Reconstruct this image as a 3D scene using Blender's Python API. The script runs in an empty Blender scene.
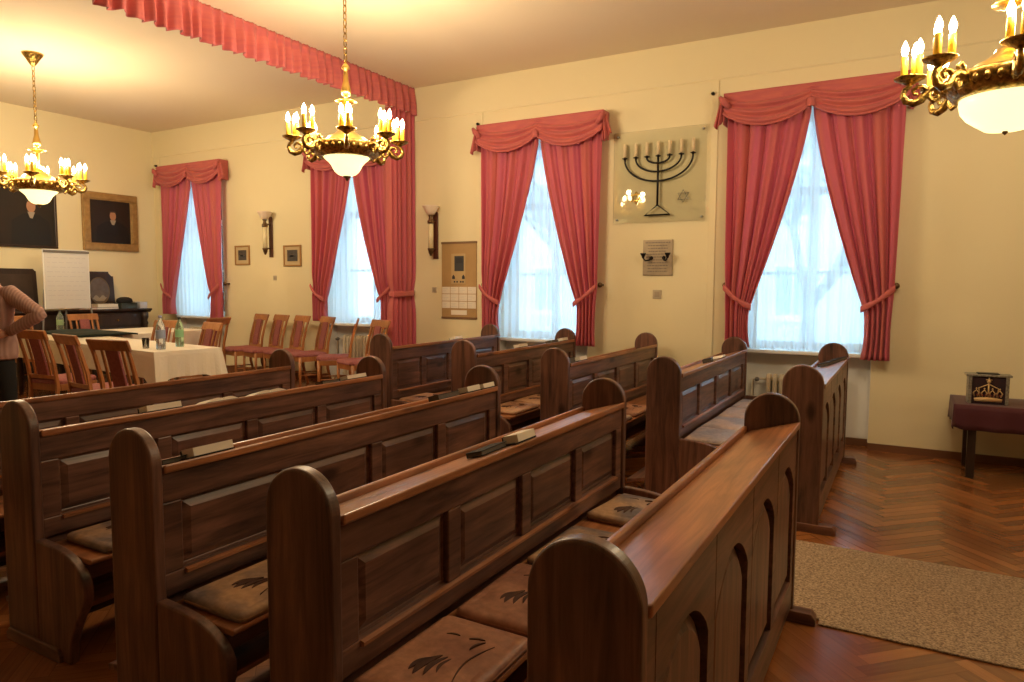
import bpy, bmesh, math, random
from mathutils import Vector, Matrix
PI = math.pi
random.seed(7)
S = bpy.context.scene
COL = S.collection

# ------------------------------------------------------------------ camera, world, exposure
cam_d = bpy.data.cameras.new('camera'); cam = bpy.data.objects.new('camera', cam_d); COL.objects.link(cam)
cam_d.sensor_width = 36; cam_d.sensor_fit = 'HORIZONTAL'; cam_d.lens = 699.03 * 36 / 1024
cam_d.clip_start = 0.05; cam_d.clip_end = 200
RX = Vector((0.870368, 0.492381, 0.004595)); RY = Vector((0.042352, -0.065561, -0.996949)); RZ = Vector((-0.490577, 0.867907, -0.077915))
m = Matrix((RX, -RY, -RZ)).transposed().to_4x4(); m.translation = (0, 0, 1.55)
cam.matrix_world = m
S.camera = cam
S.view_settings.view_transform = 'Standard'; S.view_settings.look = 'None'
S.view_settings.gamma = 1.0; S.view_settings.use_curve_mapping = False
S.view_settings.exposure = 1.15
W = bpy.data.worlds.new('overcast_sky'); S.world = W; W.use_nodes = True
wb = W.node_tree.nodes['Background']; wb.inputs[0].default_value = (0.43, 0.77, 1.0, 1); wb.inputs[1].default_value = 4.4
BOWL_EMIT = 0.85; BULB_EMIT = 14.0; CLUSTER_W = 9.5
WARM = (1.0, 0.79, 0.50)

# ------------------------------------------------------------------ materials
MATS = {}
def mat(name, col, rough=0.6, metal=0.0, **k):
    if name in MATS: return MATS[name]
    m = bpy.data.materials.new(name); m.use_nodes = True
    b = m.node_tree.nodes['Principled BSDF']
    b.inputs['Base Color'].default_value = (*col, 1); b.inputs['Roughness'].default_value = rough; b.inputs['Metallic'].default_value = metal
    if 'emit' in k:
        b.inputs['Emission Color'].default_value = (*k['emit'], 1); b.inputs['Emission Strength'].default_value = k['es']
    if 'coat' in k: b.inputs['Coat Weight'].default_value = k['coat']; b.inputs['Coat Roughness'].default_value = 0.15
    if 'trans' in k: b.inputs['Transmission Weight'].default_value = k['trans']; b.inputs['IOR'].default_value = 1.45
    if 'alpha' in k: b.inputs['Alpha'].default_value = k['alpha']
    if 'sheen' in k: b.inputs['Sheen Weight'].default_value = k['sheen']
    v = k.get('vary'); bp = k.get('bump')
    if v or bp:
        nt = m.node_tree; tc = nt.nodes.new('ShaderNodeTexCoord'); no = nt.nodes.new('ShaderNodeTexNoise')
        no.inputs['Scale'].default_value = k.get('scale', 8); no.inputs['Detail'].default_value = 6
        nt.links.new(tc.outputs['Object'], no.inputs['Vector'])
        if v:
            r = nt.nodes.new('ShaderNodeValToRGB'); r.color_ramp.elements[0].position = 0.3; r.color_ramp.elements[1].position = 0.7
            r.color_ramp.elements[0].color = (*v, 1); r.color_ramp.elements[1].color = (*col, 1)
            nt.links.new(no.outputs['Fac'], r.inputs[0]); nt.links.new(r.outputs[0], b.inputs['Base Color'])
        if bp:
            bu = nt.nodes.new('ShaderNodeBump'); bu.inputs['Strength'].default_value = bp; bu.inputs['Distance'].default_value = 0.01
            nt.links.new(no.outputs['Fac'], bu.inputs['Height']); nt.links.new(bu.outputs[0], b.inputs['Normal'])
    MATS[name] = m
    return m

def wood(name, axis, dark, light, rough=0.42, coat=0.22, knots=True, scale=1.0, spec=0.5):
    """stained pine with the grain running along one object axis"""
    if name in MATS: return MATS[name]
    m = bpy.data.materials.new(name); m.use_nodes = True; nt = m.node_tree; N = nt.nodes; L = nt.links
    b = N['Principled BSDF']; b.inputs['Roughness'].default_value = rough
    b.inputs['Coat Weight'].default_value = coat; b.inputs['Coat Roughness'].default_value = 0.22
    tc = N.new('ShaderNodeTexCoord'); oi = N.new('ShaderNodeObjectInfo')
    ad = N.new('ShaderNodeVectorMath'); ad.operation = 'ADD'; mu = N.new('ShaderNodeVectorMath'); mu.operation = 'SCALE'; mu.inputs[3].default_value = 17.3
    cx = N.new('ShaderNodeCombineXYZ')
    for i in range(3): L.new(oi.outputs['Random'], cx.inputs[i])
    L.new(cx.outputs[0], mu.inputs[0]); L.new(tc.outputs['Object'], ad.inputs[0]); L.new(mu.outputs[0], ad.inputs[1])
    mp = N.new('ShaderNodeMapping'); sc = [14 * scale] * 3; sc[axis] = 1.1 * scale; mp.inputs['Scale'].default_value = sc
    L.new(ad.outputs[0], mp.inputs['Vector'])
    n1 = N.new('ShaderNodeTexNoise'); n1.inputs['Scale'].default_value = 1.6; n1.inputs['Detail'].default_value = 8; n1.inputs['Roughness'].default_value = 0.65; n1.inputs['Distortion'].default_value = 0.6
    L.new(mp.outputs[0], n1.inputs['Vector'])
    r = N.new('ShaderNodeValToRGB'); e = r.color_ramp.elements
    e[0].position = 0.30; e[0].color = (*dark, 1); e[1].position = 0.68; e[1].color = (*light, 1)
    L.new(n1.outputs['Fac'], r.inputs[0])
    last = r.outputs[0]
    # slow patches of darker stain
    n2 = N.new('ShaderNodeTexNoise'); n2.inputs['Scale'].default_value = 2.3; n2.inputs['Detail'].default_value = 3
    L.new(ad.outputs[0], n2.inputs['Vector'])
    r2 = N.new('ShaderNodeValToRGB'); r2.color_ramp.elements[0].position = 0.3; r2.color_ramp.elements[0].color = (0.62, 0.6, 0.6, 1); r2.color_ramp.elements[1].position = 0.65; r2.color_ramp.elements[1].color = (1.1, 1.1, 1.1, 1)
    L.new(n2.outputs['Fac'], r2.inputs[0])
    mx = N.new('ShaderNodeMix'); mx.data_type = 'RGBA'; mx.blend_type = 'MULTIPLY'; mx.inputs[0].default_value = 1.0
    L.new(last, mx.inputs[6]); L.new(r2.outputs[0], mx.inputs[7]); last = mx.outputs[2]
    if knots:
        mk = N.new('ShaderNodeMapping'); s2 = [4.2] * 3; s2[axis] = 1.9; mk.inputs['Scale'].default_value = s2
        L.new(ad.outputs[0], mk.inputs['Vector'])
        vo = N.new('ShaderNodeTexVoronoi'); vo.inputs['Scale'].default_value = 1.0; L.new(mk.outputs[0], vo.inputs['Vector'])
        r3 = N.new('ShaderNodeValToRGB'); r3.color_ramp.elements[0].position = 0.07; r3.color_ramp.elements[0].color = (0.3, 0.25, 0.25, 1); r3.color_ramp.elements[1].position = 0.16; r3.color_ramp.elements[1].color = (1, 1, 1, 1)
        L.new(vo.outputs['Distance'], r3.inputs[0])
        m3 = N.new('ShaderNodeMix'); m3.data_type = 'RGBA'; m3.blend_type = 'MULTIPLY'; m3.inputs[0].default_value = 1.0
        L.new(last, m3.inputs[6]); L.new(r3.outputs[0], m3.inputs[7]); last = m3.outputs[2]
    L.new(last, b.inputs['Base Color'])
    bu = N.new('ShaderNodeBump'); bu.inputs['Strength'].default_value = 0.18; bu.inputs['Distance'].default_value = 0.004
    L.new(n1.outputs['Fac'], bu.inputs['Height']); L.new(bu.outputs[0], b.inputs['Normal'])
    MATS[name] = m
    return m

PD, PL = (0.042, 0.019, 0.017), (0.262, 0.124, 0.084)
WX, WY, WZ = (wood('stained_pine_' + 'xyz'[i], i, PD, PL) for i in range(3))
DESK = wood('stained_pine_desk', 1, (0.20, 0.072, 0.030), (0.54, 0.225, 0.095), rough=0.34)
CHW = wood('orange_beech', 2, (0.33, 0.12, 0.035), (0.50, 0.21, 0.07), rough=0.4, knots=False)
DARKW = wood('dark_walnut', 2, (0.018, 0.01, 0.008), (0.05, 0.026, 0.018), rough=0.4, knots=False)
GOLDF = mat('gilt_frame', (0.46, 0.29, 0.11), 0.5, 0.3, vary=(0.32, 0.19, 0.07), scale=14, bump=0.2)
THINF = mat('oak_frame', (0.36, 0.19, 0.06), 0.5)
WALL = mat('wall_paint', (0.81, 0.72, 0.475), 0.85, vary=(0.785, 0.695, 0.455), scale=0.7)
CEIL = mat('ceiling_paint', (0.77, 0.66, 0.50), 0.9)
WHITE = mat('white_paint', (0.84, 0.84, 0.82), 0.5)
CREAM = mat('radiator_enamel', (0.70, 0.62, 0.48), 0.4)
BASE = mat('baseboard_brown', (0.17, 0.07, 0.03), 0.5)
BRASS = mat('brass', (0.66, 0.42, 0.11), 0.33, 1.0, vary=(0.09, 0.058, 0.022), scale=45, bump=0.6)
BRASSP = mat('polished_brass', (0.74, 0.49, 0.14), 0.28, 1.0)
BRONZE = mat('aged_bronze', (0.20, 0.12, 0.06), 0.4, 0.8, vary=(0.10, 0.06, 0.03), scale=30)
CANDLE = mat('amber_candle_sleeve', (0.92, 0.60, 0.07), 0.35)
BULB = mat('lit_bulb', (1, 0.9, 0.7), 0.3, emit=(1.0, 0.80, 0.48), es=BULB_EMIT)
BOWL = mat('lit_opal_glass', (1, 0.95, 0.8), 0.3, emit=(1.0, 0.84, 0.36), es=BOWL_EMIT)
IRON = mat('black_iron', (0.012, 0.010, 0.010), 0.45, 0.5)
WAX = mat('pale_candle', (0.74, 0.60, 0.38), 0.6)
PAPER = mat('paper', (0.80, 0.74, 0.64), 0.8)
COVER = mat('black_cloth_cover', (0.008, 0.008, 0.010), 0.85)
LINEN = mat('tablecloth_linen', (0.78, 0.72, 0.60), 0.85, bump=0.2, scale=40)
CLOTH_BK = mat('dark_green_cloth', (0.010, 0.022, 0.018), 0.9)
PADM = mat('mauve_upholstery', (0.33, 0.11, 0.10), 0.9, vary=(0.24, 0.07, 0.07), scale=60)
VELV = mat('burgundy_velvet', (0.065, 0.005, 0.013), 0.75, sheen=0.2)
SWITCH = mat('switch_plastic', (0.50, 0.42, 0.30), 0.5)
PIC = mat('dark_oil_paint', (0.012, 0.011, 0.010), 0.4, vary=(0.022, 0.014, 0.010), scale=3)
FLESH = mat('painted_flesh', (0.42, 0.21, 0.12), 0.5)
SKIN = mat('skin', (0.55, 0.27, 0.18), 0.55)
HAIR = mat('brown_hair', (0.035, 0.018, 0.010), 0.6)
BLACKF = mat('black_trouser_cloth', (0.008, 0.008, 0.009), 0.9)
SHOE = mat('black_shoe', (0.01, 0.01, 0.01), 0.4)
GREY = mat('grey_plastic', (0.16, 0.15, 0.14), 0.5)
INK = mat('black_ink', (0.03, 0.03, 0.035), 0.7)
INKG = mat('faded_ink', (0.50, 0.49, 0.52), 0.8)

def fabric(name, c, c2, trans=0.25, stripes=True):
    m = bpy.data.materials.new(name); m.use_nodes = True; nt = m.node_tree; N = nt.nodes; L = nt.links
    b = N['Principled BSDF']; b.inputs['Roughness'].default_value = 0.7; b.inputs['Sheen Weight'].default_value = 0.15
    uv = N.new('ShaderNodeUVMap'); mp = N.new('ShaderNodeMapping'); mp.inputs['Scale'].default_value = (4, 0.15, 1) if stripes else (5, 5, 1)
    no = N.new('ShaderNodeTexNoise'); no.inputs['Scale'].default_value = 1.5; no.inputs['Detail'].default_value = 2
    L.new(uv.outputs[0], mp.inputs[0]); L.new(mp.outputs[0], no.inputs[0])
    r = N.new('ShaderNodeValToRGB'); r.color_ramp.elements[0].position = 0.4; r.color_ramp.elements[0].color = (*c2, 1); r.color_ramp.elements[1].position = 0.6; r.color_ramp.elements[1].color = (*c, 1)
    L.new(no.outputs['Fac'], r.inputs[0]); L.new(r.outputs[0], b.inputs['Base Color'])
    tr = N.new('ShaderNodeBsdfTranslucent'); L.new(r.outputs[0], tr.inputs[0])
    mi = N.new('ShaderNodeMixShader'); mi.inputs[0].default_value = trans
    L.new(b.outputs[0], mi.inputs[1]); L.new(tr.outputs[0], mi.inputs[2]); L.new(mi.outputs[0], N['Material Output'].inputs[0])
    MATS[name] = m
    return m
CURT = fabric('rose_curtain_satin', (0.76, 0.23, 0.215), (0.74, 0.185, 0.27), 0.48)
CURT2 = fabric('rose_valance_satin', (0.60, 0.145, 0.13), (0.54, 0.12, 0.13), 0.12, False)
def sheer_mat():
    m = bpy.data.materials.new('white_voile'); m.use_nodes = True; nt = m.node_tree; N = nt.nodes; L = nt.links
    b = N['Principled BSDF']; b.inputs['Base Color'].default_value = (0.85, 0.87, 0.9, 1); b.inputs['Roughness'].default_value = 0.9
    tr = N.new('ShaderNodeBsdfTranslucent'); tr.inputs[0].default_value = (0.86, 0.9, 0.95, 1)
    tp = N.new('ShaderNodeBsdfTransparent')
    a = N.new('ShaderNodeMixShader'); a.inputs[0].default_value = 0.62; L.new(b.outputs[0], a.inputs[1]); L.new(tr.outputs[0], a.inputs[2])
    c = N.new('ShaderNodeMixShader'); c.inputs[0].default_value = 0.17; L.new(a.outputs[0], c.inputs[1]); L.new(tp.outputs[0], c.inputs[2])
    L.new(c.outputs[0], N['Material Output'].inputs[0]); return m
VOILE = sheer_mat()
def pane_mat():
    m = bpy.data.materials.new('window_glass'); m.use_nodes = True; nt = m.node_tree; N = nt.nodes; L = nt.links
    gl = N.new('ShaderNodeBsdfGlossy'); gl.inputs['Roughness'].default_value = 0.02; tp = N.new('ShaderNodeBsdfTransparent')
    fr = N.new('ShaderNodeFresnel'); fr.inputs[0].default_value = 1.45
    a = N.new('ShaderNodeMixShader'); L.new(fr.outputs[0], a.inputs[0]); L.new(tp.outputs[0], a.inputs[1]); L.new(gl.outputs[0], a.inputs[2])
    L.new(a.outputs[0], N['Material Output'].inputs[0]); return m
PANE = pane_mat()
def plate_mat():
    m = bpy.data.materials.new('clear_wall_panel'); m.use_nodes = True; nt = m.node_tree; N = nt.nodes; L = nt.links
    gl = N.new('ShaderNodeBsdfGlossy'); gl.inputs['Roughness'].default_value = 0.02; tp = N.new('ShaderNodeBsdfTransparent'); tp.inputs[0].default_value = (0.985, 0.985, 0.97, 1)
    fr = N.new('ShaderNodeFresnel'); fr.inputs[0].default_value = 1.5
    a = N.new('ShaderNodeMixShader'); L.new(fr.outputs[0], a.inputs[0]); L.new(tp.outputs[0], a.inputs[1]); L.new(gl.outputs[0], a.inputs[2])
    L.new(a.outputs[0], N['Material Output'].inputs[0]); return m
PLATE = plate_mat()
def parquet_mat():
    m = bpy.data.materials.new('oak_parquet'); m.use_nodes = True; nt = m.node_tree; N = nt.nodes; L = nt.links
    b = N['Principled BSDF']; b.inputs['Roughness'].default_value = 0.27; b.inputs['Coat Weight'].default_value = 0.35; b.inputs['Coat Roughness'].default_value = 0.16
    at = N.new('ShaderNodeAttribute'); at.attribute_name = 'plank'
    uv = N.new('ShaderNodeUVMap'); mp = N.new('ShaderNodeMapping'); mp.inputs['Scale'].default_value = (2.0, 34, 1)
    no = N.new('ShaderNodeTexNoise'); no.inputs['Scale'].default_value = 1.6; no.inputs['Detail'].default_value = 6; no.inputs['Distortion'].default_value = 0.4
    L.new(uv.outputs[0], mp.inputs[0]); L.new(mp.outputs[0], no.inputs[0])
    r = N.new('ShaderNodeValToRGB'); e = r.color_ramp.elements
    e[0].position = 0.0; e[0].color = (0.15, 0.046, 0.014, 1); e[1].position = 1.0; e[1].color = (0.44, 0.17, 0.052, 1)
    ad = N.new('ShaderNodeMath'); ad.operation = 'MULTIPLY_ADD'; ad.inputs[1].default_value = 0.7; 
    sb = N.new('ShaderNodeMath'); sb.operation = 'MULTIPLY_ADD'; sb.inputs[1].default_value = 0.6; sb.inputs[2].default_value = -0.16
    L.new(no.outputs['Fac'], sb.inputs[0]); L.new(at.outputs['Fac'], ad.inputs[0]); L.new(sb.outputs[0], ad.inputs[2])
    L.new(ad.outputs[0], r.inputs[0]); L.new(r.outputs[0], b.inputs['Base Color'])
    MATS['oak_parquet'] = m; return m
PARQ = parquet_mat()
def carpet_mat():
    m = bpy.data.materials.new('speckled_carpet'); m.use_nodes = True; nt = m.node_tree; N = nt.nodes; L = nt.links
    b = N['Principled BSDF']; b.inputs['Roughness'].default_value = 0.95
    tc = N.new('ShaderNodeTexCoord'); no = N.new('ShaderNodeTexNoise'); no.inputs['Scale'].default_value = 110; no.inputs['Detail'].default_value = 3
    n2 = N.new('ShaderNodeTexNoise'); n2.inputs['Scale'].default_value = 75; n2.inputs['Detail'].default_value = 4
    L.new(tc.outputs['Object'], no.inputs[0]); L.new(tc.outputs['Object'], n2.inputs[0])
    a = N.new('ShaderNodeMath'); a.operation = 'ADD'; L.new(no.outputs['Fac'], a.inputs[0]); L.new(n2.outputs['Fac'], a.inputs[1])
    r = N.new('ShaderNodeValToRGB'); e = r.color_ramp.elements
    e[0].position = 0.40; e[0].color = (0.21, 0.145, 0.10, 1); e[1].position = 0.60; e[1].color = (0.58, 0.44, 0.31, 1)
    h = N.new('ShaderNodeMath'); h.operation = 'MULTIPLY'; h.inputs[1].default_value = 0.5; L.new(a.outputs[0], h.inputs[0]); L.new(h.outputs[0], r.inputs[0])
    L.new(r.outputs[0], b.inputs['Base Color'])
    bu = N.new('ShaderNodeBump'); bu.inputs['Strength'].default_value = 0.8; bu.inputs['Distance'].default_value = 0.01; L.new(no.outputs['Fac'], bu.inputs['Height']); L.new(bu.outputs[0], b.inputs['Normal'])
    return m
CARPET = carpet_mat()
def cushion_mat(name, a, c, bias):
    m = bpy.data.materials.new(name); m.use_nodes = True; nt = m.node_tree; N = nt.nodes; L = nt.links
    b = N['Principled BSDF']; b.inputs['Roughness'].default_value = 0.5
    tc = N.new('ShaderNodeTexCoord'); no = N.new('ShaderNodeTexNoise'); no.inputs['Scale'].default_value = 3.5; no.inputs['Detail'].default_value = 5
    oi = N.new('ShaderNodeObjectInfo'); ad = N.new('ShaderNodeVectorMath'); ad.operation = 'ADD'
    sc = N.new('ShaderNodeMath'); sc.operation = 'MULTIPLY'; sc.inputs[1].default_value = 23; L.new(oi.outputs['Random'], sc.inputs[0])
    L.new(tc.outputs['Object'], ad.inputs[0]); L.new(sc.outputs[0], ad.inputs[1]); L.new(ad.outputs[0], no.inputs[0])
    r = N.new('ShaderNodeValToRGB'); e = r.color_ramp.elements
    e[0].position = bias - 0.07; e[0].color = (*a, 1); e[1].position = bias + 0.1; e[1].color = (*c, 1)
    L.new(no.outputs['Fac'], r.inputs[0])
    n2 = N.new('ShaderNodeTexNoise'); n2.inputs['Scale'].default_value = 40; n2.inputs['Detail'].default_value = 5; L.new(ad.outputs[0], n2.inputs[0])
    mx = N.new('ShaderNodeMix'); mx.data_type = 'RGBA'; mx.blend_type = 'OVERLAY'; mx.inputs[0].default_value = 0.45
    L.new(r.outputs[0], mx.inputs[6]); L.new(n2.outputs['Fac'], mx.inputs[7]); L.new(mx.outputs[2], b.inputs['Base Color'])
    bu = N.new('ShaderNodeBump'); bu.inputs['Strength'].default_value = 0.5; bu.inputs['Distance'].default_value = 0.008; L.new(no.outputs['Fac'], bu.inputs['Height']); L.new(bu.outputs[0], b.inputs['Normal'])
    return m
CUSH = {'pale': cushion_mat('window_sheen_leather', (0.34, 0.30, 0.33), (0.62, 0.46, 0.38), 0.48),  # pale tone is the window's sheen, painted into the leather colour
        'tan': cushion_mat('tan_leather', (0.28, 0.14, 0.09), (0.56, 0.32, 0.18), 0.46),
        'red': cushion_mat('red_brown_leather', (0.34, 0.155, 0.105), (0.54, 0.27, 0.17), 0.5),
        'grey': cushion_mat('grey_sheen_leather', (0.16, 0.135, 0.15), (0.58, 0.36, 0.21), 0.5)}  # grey-blue sheen patches painted into the tan by noise
MARK = mat('dark_leather_print', (0.085, 0.036, 0.025), 0.6)

# ------------------------------------------------------------------ mesh helpers
def newbm(): return bmesh.new()
def box(bm, x0, x1, y0, y1, z0, z1, M=None):
    vs = [bm.verts.new((x, y, z)) for z in (z0, z1) for x, y in ((x0, y0), (x1, y0), (x1, y1), (x0, y1))]
    for q in ((3, 2, 1, 0), (4, 5, 6, 7), (0, 1, 5, 4), (1, 2, 6, 5), (2, 3, 7, 6), (3, 0, 4, 7)): bm.faces.new([vs[i] for i in q])
    if M is not None: bmesh.ops.transform(bm, matrix=M, verts=vs)
    return vs
def prism(bm, pts, axis, a, b, M=None):
    """polygon pts (2-D) extruded along axis from a to b; 2-D coords are the two other axes in order"""
    def p(q, t):
        l = list(q); l.insert(axis, t); return l
    A = [bm.verts.new(p(q, a)) for q in pts]; B = [bm.verts.new(p(q, b)) for q in pts]
    n = len(pts); bm.faces.new(A); bm.faces.new(B[::-1])
    for i in range(n): bm.faces.new((A[i], B[i], B[(i + 1) % n], A[(i + 1) % n]))
    if M is not None: bmesh.ops.transform(bm, matrix=M, verts=A + B)
    return A + B
def lathe(bm, prof, c=(0, 0, 0), n=24, M=None, rot=None):
    rings = []; allv = []
    for r, z in prof:
        if r < 1e-5: v = [bm.verts.new((0, 0, z))]
        else: v = [bm.verts.new((r * math.cos(2 * PI * i / n), r * math.sin(2 * PI * i / n), z)) for i in range(n)]
        rings.append(v); allv += v
    for a, b in zip(rings, rings[1:]):
        for i in range(n):
            j = (i + 1) % n
            if len(a) == 1 and len(b) == 1: continue
            if len(a) == 1: bm.faces.new((a[0], b[j], b[i]))
            elif len(b) == 1: bm.faces.new((a[i], a[j], b[0]))
            else: bm.faces.new((a[i], a[j], b[j], b[i]))
    for rg in (rings[0], rings[-1]):
        if len(rg) > 2: bm.faces.new(rg)
    T = Matrix.Translation(c)
    if rot is not None: T = T @ rot
    if M is not None: T = M @ T
    bmesh.ops.transform(bm, matrix=T, verts=allv)
    return allv
def tube(bm, pts, r, n=8, closed=False, M=None):
    pts = [Vector(p) for p in pts]; k = len(pts); rr = r if isinstance(r, (list, tuple)) else [r] * k
    rings = []; allv = []; up = None
    for i, p in enumerate(pts):
        if closed: t = pts[(i + 1) % k] - pts[i - 1]
        else: t = pts[min(i + 1, k - 1)] - pts[max(i - 1, 0)]
        t.normalize()
        if up is None: up = t.orthogonal().normalized()
        up = (up - t * up.dot(t))
        if up.length < 1e-6: up = t.orthogonal()
        up.normalize(); sd = t.cross(up)
        v = [bm.verts.new(p + (up * math.cos(2 * PI * j / n) + sd * math.sin(2 * PI * j / n)) * rr[i]) for j in range(n)]
        rings.append(v); allv += v
    prs = list(zip(rings, rings[1:])) + ([(rings[-1], rings[0])] if closed else [])
    for a, b in prs:
        for j in range(n): bm.faces.new((a[j], a[(j + 1) % n], b[(j + 1) % n], b[j]))
    if not closed: bm.faces.new(rings[0][::-1]); bm.faces.new(rings[-1])
    if M is not None: bmesh.ops.transform(bm, matrix=M, verts=allv)
    return allv
def sheet(bm, fn, nu, nv, thick=None):
    """surface fn(u,v)->xyz with uv; optional thickness by a solidify on the object"""
    g = [[bm.verts.new(fn(i / nu, j / nv)) for i in range(nu + 1)] for j in range(nv + 1)]
    uvl = bm.loops.layers.uv.verify()
    for j in range(nv):
        for i in range(nu):
            f = bm.faces.new((g[j][i], g[j][i + 1], g[j + 1][i + 1], g[j + 1][i]))
            for l, (a, b) in zip(f.loops, ((i, j), (i + 1, j), (i + 1, j + 1), (i, j + 1))): l[uvl].uv = (a / nu, b / nv)
    return g
def obj(name, bm, m, parent=None, loc=None, bevel=0, smooth=False, solid=0, rot=None, seg=2, sub=0, recalc=True):
    if recalc: bmesh.ops.recalc_face_normals(bm, faces=bm.faces)
    me = bpy.data.meshes.new(name); bm.to_mesh(me); bm.free(); me.materials.append(m)
    o = bpy.data.objects.new(name, me); COL.objects.link(o)
    if parent is not None: o.parent = parent
    if loc is not None: o.location = loc
    if rot is not None: o.rotation_euler = rot
    if smooth:
        for p in me.polygons: p.use_smooth = True
    if solid:
        s = o.modifiers.new('solid', 'SOLIDIFY'); s.thickness = solid; s.offset = 0
    if bevel:
        b = o.modifiers.new('bevel', 'BEVEL'); b.width = bevel; b.segments = seg; b.limit_method = 'ANGLE'; b.angle_limit = 0.6
    if sub:
        s = o.modifiers.new('sub', 'SUBSURF'); s.levels = sub; s.render_levels = sub
    return o
def tag(o, label, cat, group=None, kind=None):
    o['label'] = label; o['category'] = cat
    if group: o['group'] = group
    if kind: o['kind'] = kind
    return o
def thing(name, label, cat, loc=(0, 0, 0), rz=0, group=None):
    o = bpy.data.objects.new(name, None); COL.objects.link(o); o.location = loc; o.rotation_euler = (0, 0, rz)
    o.empty_display_size = 0.1
    return tag(o, label, cat, group)
def struct(name, bm, m, parent=None, **k):
    o = obj(name, bm, m, parent, **k)
    if parent is None: o['kind'] = 'structure'
    return o
def copy_tree(o, parent=None):
    c = o.copy(); COL.objects.link(c); c.parent = parent
    for ch in list(o.children): copy_tree(ch, c)
    return c
def dup(o, loc, rz, label, group=None):
    c = copy_tree(o); c.location = loc; c.rotation_euler = (0, 0, rz); c['label'] = label
    if group: c['group'] = group
    return c
def Rz(a): return Matrix.Rotation(a, 4, 'Z')
def T(*p): return Matrix.Translation(p)

# ------------------------------------------------------------------ room
XL, XR, YN, YW, ZC = -11.16, 5.5, -6.0, 7.435, 4.09
STG, STZ = -5.65, 0.18         # raised stage edge and its height
WC = [-10.05, -6.64, -3.79, -0.87]     # window centres
WH = 0.59                       # half width of the openings
SILL, WTOP = 0.91, 3.30
SILLS = [1.03, 1.01, 0.91, 0.91]
WK = [0.945, 0.97, 1.0, 1.0]     # relative width of each window's curtains
def herring(name, x0, x1, y0, y1, z, th):
    bm = newbm(); L_, w = 0.50, 0.072; g = 0.0012
    col = bm.faces.layers.float.new('plank'); uvl = bm.loops.layers.uv.verify()
    a = math.radians(45); ca, sa = math.cos(a), math.sin(a); cx, cy = (x0 + x1) / 2, (y0 + y1) / 2
    D = max(x1 - x0, y1 - y0); n = int(D / w * 1.1) + 4; mm = int(D / (1.4 * L_)) + 4
    rnd = random.Random(3)
    for i in range(-n, n + 1):
        for j in range(-mm, mm + 1):
            ox, oy = i * w + j * L_, i * w - j * L_
            for kind, (px, py, qx, qy) in enumerate(((ox, oy, ox + L_, oy + w), (ox + L_, oy + w - L_, ox + L_ + w, oy + w))):
                mx, my = (px + qx) / 2, (py + qy) / 2
                X, Y = cx + mx * ca - my * sa, cy + mx * sa + my * ca
                if not (x0 - .4 < X < x1 + .4 and y0 - .4 < Y < y1 + .4): continue
                vs = []
                for (u, v) in ((px + g, py + g), (qx - g, py + g), (qx - g, qy - g), (px + g, qy - g)):
                    vs.append(bm.verts.new((cx + u * ca - v * sa, cy + u * sa + v * ca, z)))
                f = bm.faces.new(vs); f[col] = rnd.random(); off = rnd.random() * 30
                uvs = ((0, 0), (L_, 0), (L_, w), (0, w)) if kind == 0 else ((0, 0), (0, w), (L_, w), (L_, 0))
                for l, q in zip(f.loops, uvs): l[uvl].uv = (q[0] + off, q[1] + off)
    for co, no in (((x0, 0, 0), (-1, 0, 0)), ((x1, 0, 0), (1, 0, 0)), ((0, y0, 0), (0, -1, 0)), ((0, y1, 0), (0, 1, 0))):
        bmesh.ops.bisect_plane(bm, geom=bm.verts[:] + bm.edges[:] + bm.faces[:], plane_co=co, plane_no=no, clear_outer=True)
    box(bm, x0, x1, y0, y1, z - th, z - 0.0008)
    return struct(name, bm, PARQ)
herring('floor', STG, XR, YN, YW + 0.17, 0, 0.1)
herring('floor_platform', XL, STG, YN, YW + 0.17, STZ, STZ + 0.1)
bm = newbm(); box(bm, STG - 0.02, STG + 0.03, YN, YW - 0.02, STZ - 0.035, STZ + 0.004); box(bm, STG, STG + 0.012, YN, YW - 0.02, 0, STZ - 0.03)
struct('trim_1', bm, BASE)
bm = newbm(); box(bm, XL - .3, XR + .3, YN - .3, YW + .7, ZC, ZC + .2); struct('ceiling', bm, CEIL)
# wall with the windows
bm = newbm(); YO = YW + 0.62
xs = [XL - .3]
for c in WC: xs += [c - WH, c + WH]
xs.append(XR + .3)
for i in range(0, len(xs), 2): box(bm, xs[i], xs[i + 1], YW, YO, -.1, ZC)
for c, SILL in zip(WC, SILLS):
    box(bm, c - WH, c + WH, YW, YO, WTOP, ZC); box(bm, c - WH, c + WH, YW + 0.17, YO, -.1, SILL)
struct('wall_back', bm, WALL)
bm = newbm(); box(bm, XL - .3, XL, YN - .3, YW, -.1, ZC); struct('wall_left', bm, WALL)
bm = newbm(); box(bm, XR, XR + .3, YN - .3, YW, -.1, ZC); struct('wall_right', bm, WALL)
bm = newbm(); box(bm, XL, XR, YN - .3, YN, -.1, ZC); struct('wall_front', bm, WALL)
# upper band of the wall stands a little proud
bm = newbm(); prism(bm, [(YW, 3.665), (YW - 0.012, 3.68), (YW - 0.014, ZC), (YW, ZC)], 0, XL, XR); struct('trim_2', bm, WALL)
for k, x in enumerate((-1.81, -4.66, -11.02)):
    bm = newbm(); box(bm, x - .035, x + .035, YW - .012, YW, 0.1 if x > STG else STZ + .1, 3.665); struct('trim_%d' % (k + 3), bm, WALL, bevel=.004)
    bm = newbm(); lathe(bm, [(0.001, 0), (.018, .004), (.018, .03), (.008, .05), (.001, .05)], (0, 0, 0), 10, rot=Matrix.Rotation(PI / 2, 4, 'X'))
    tag(obj('wall_hook', bm, IRON, loc=(x - .02, YW - .011, 3.53), smooth=True), ('small black hook on the pale wall beside the rightmost window', 'small black hook on the wall at the left of the middle window', 'small black hook high in the far left corner of the room')[k], 'hook')
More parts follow.
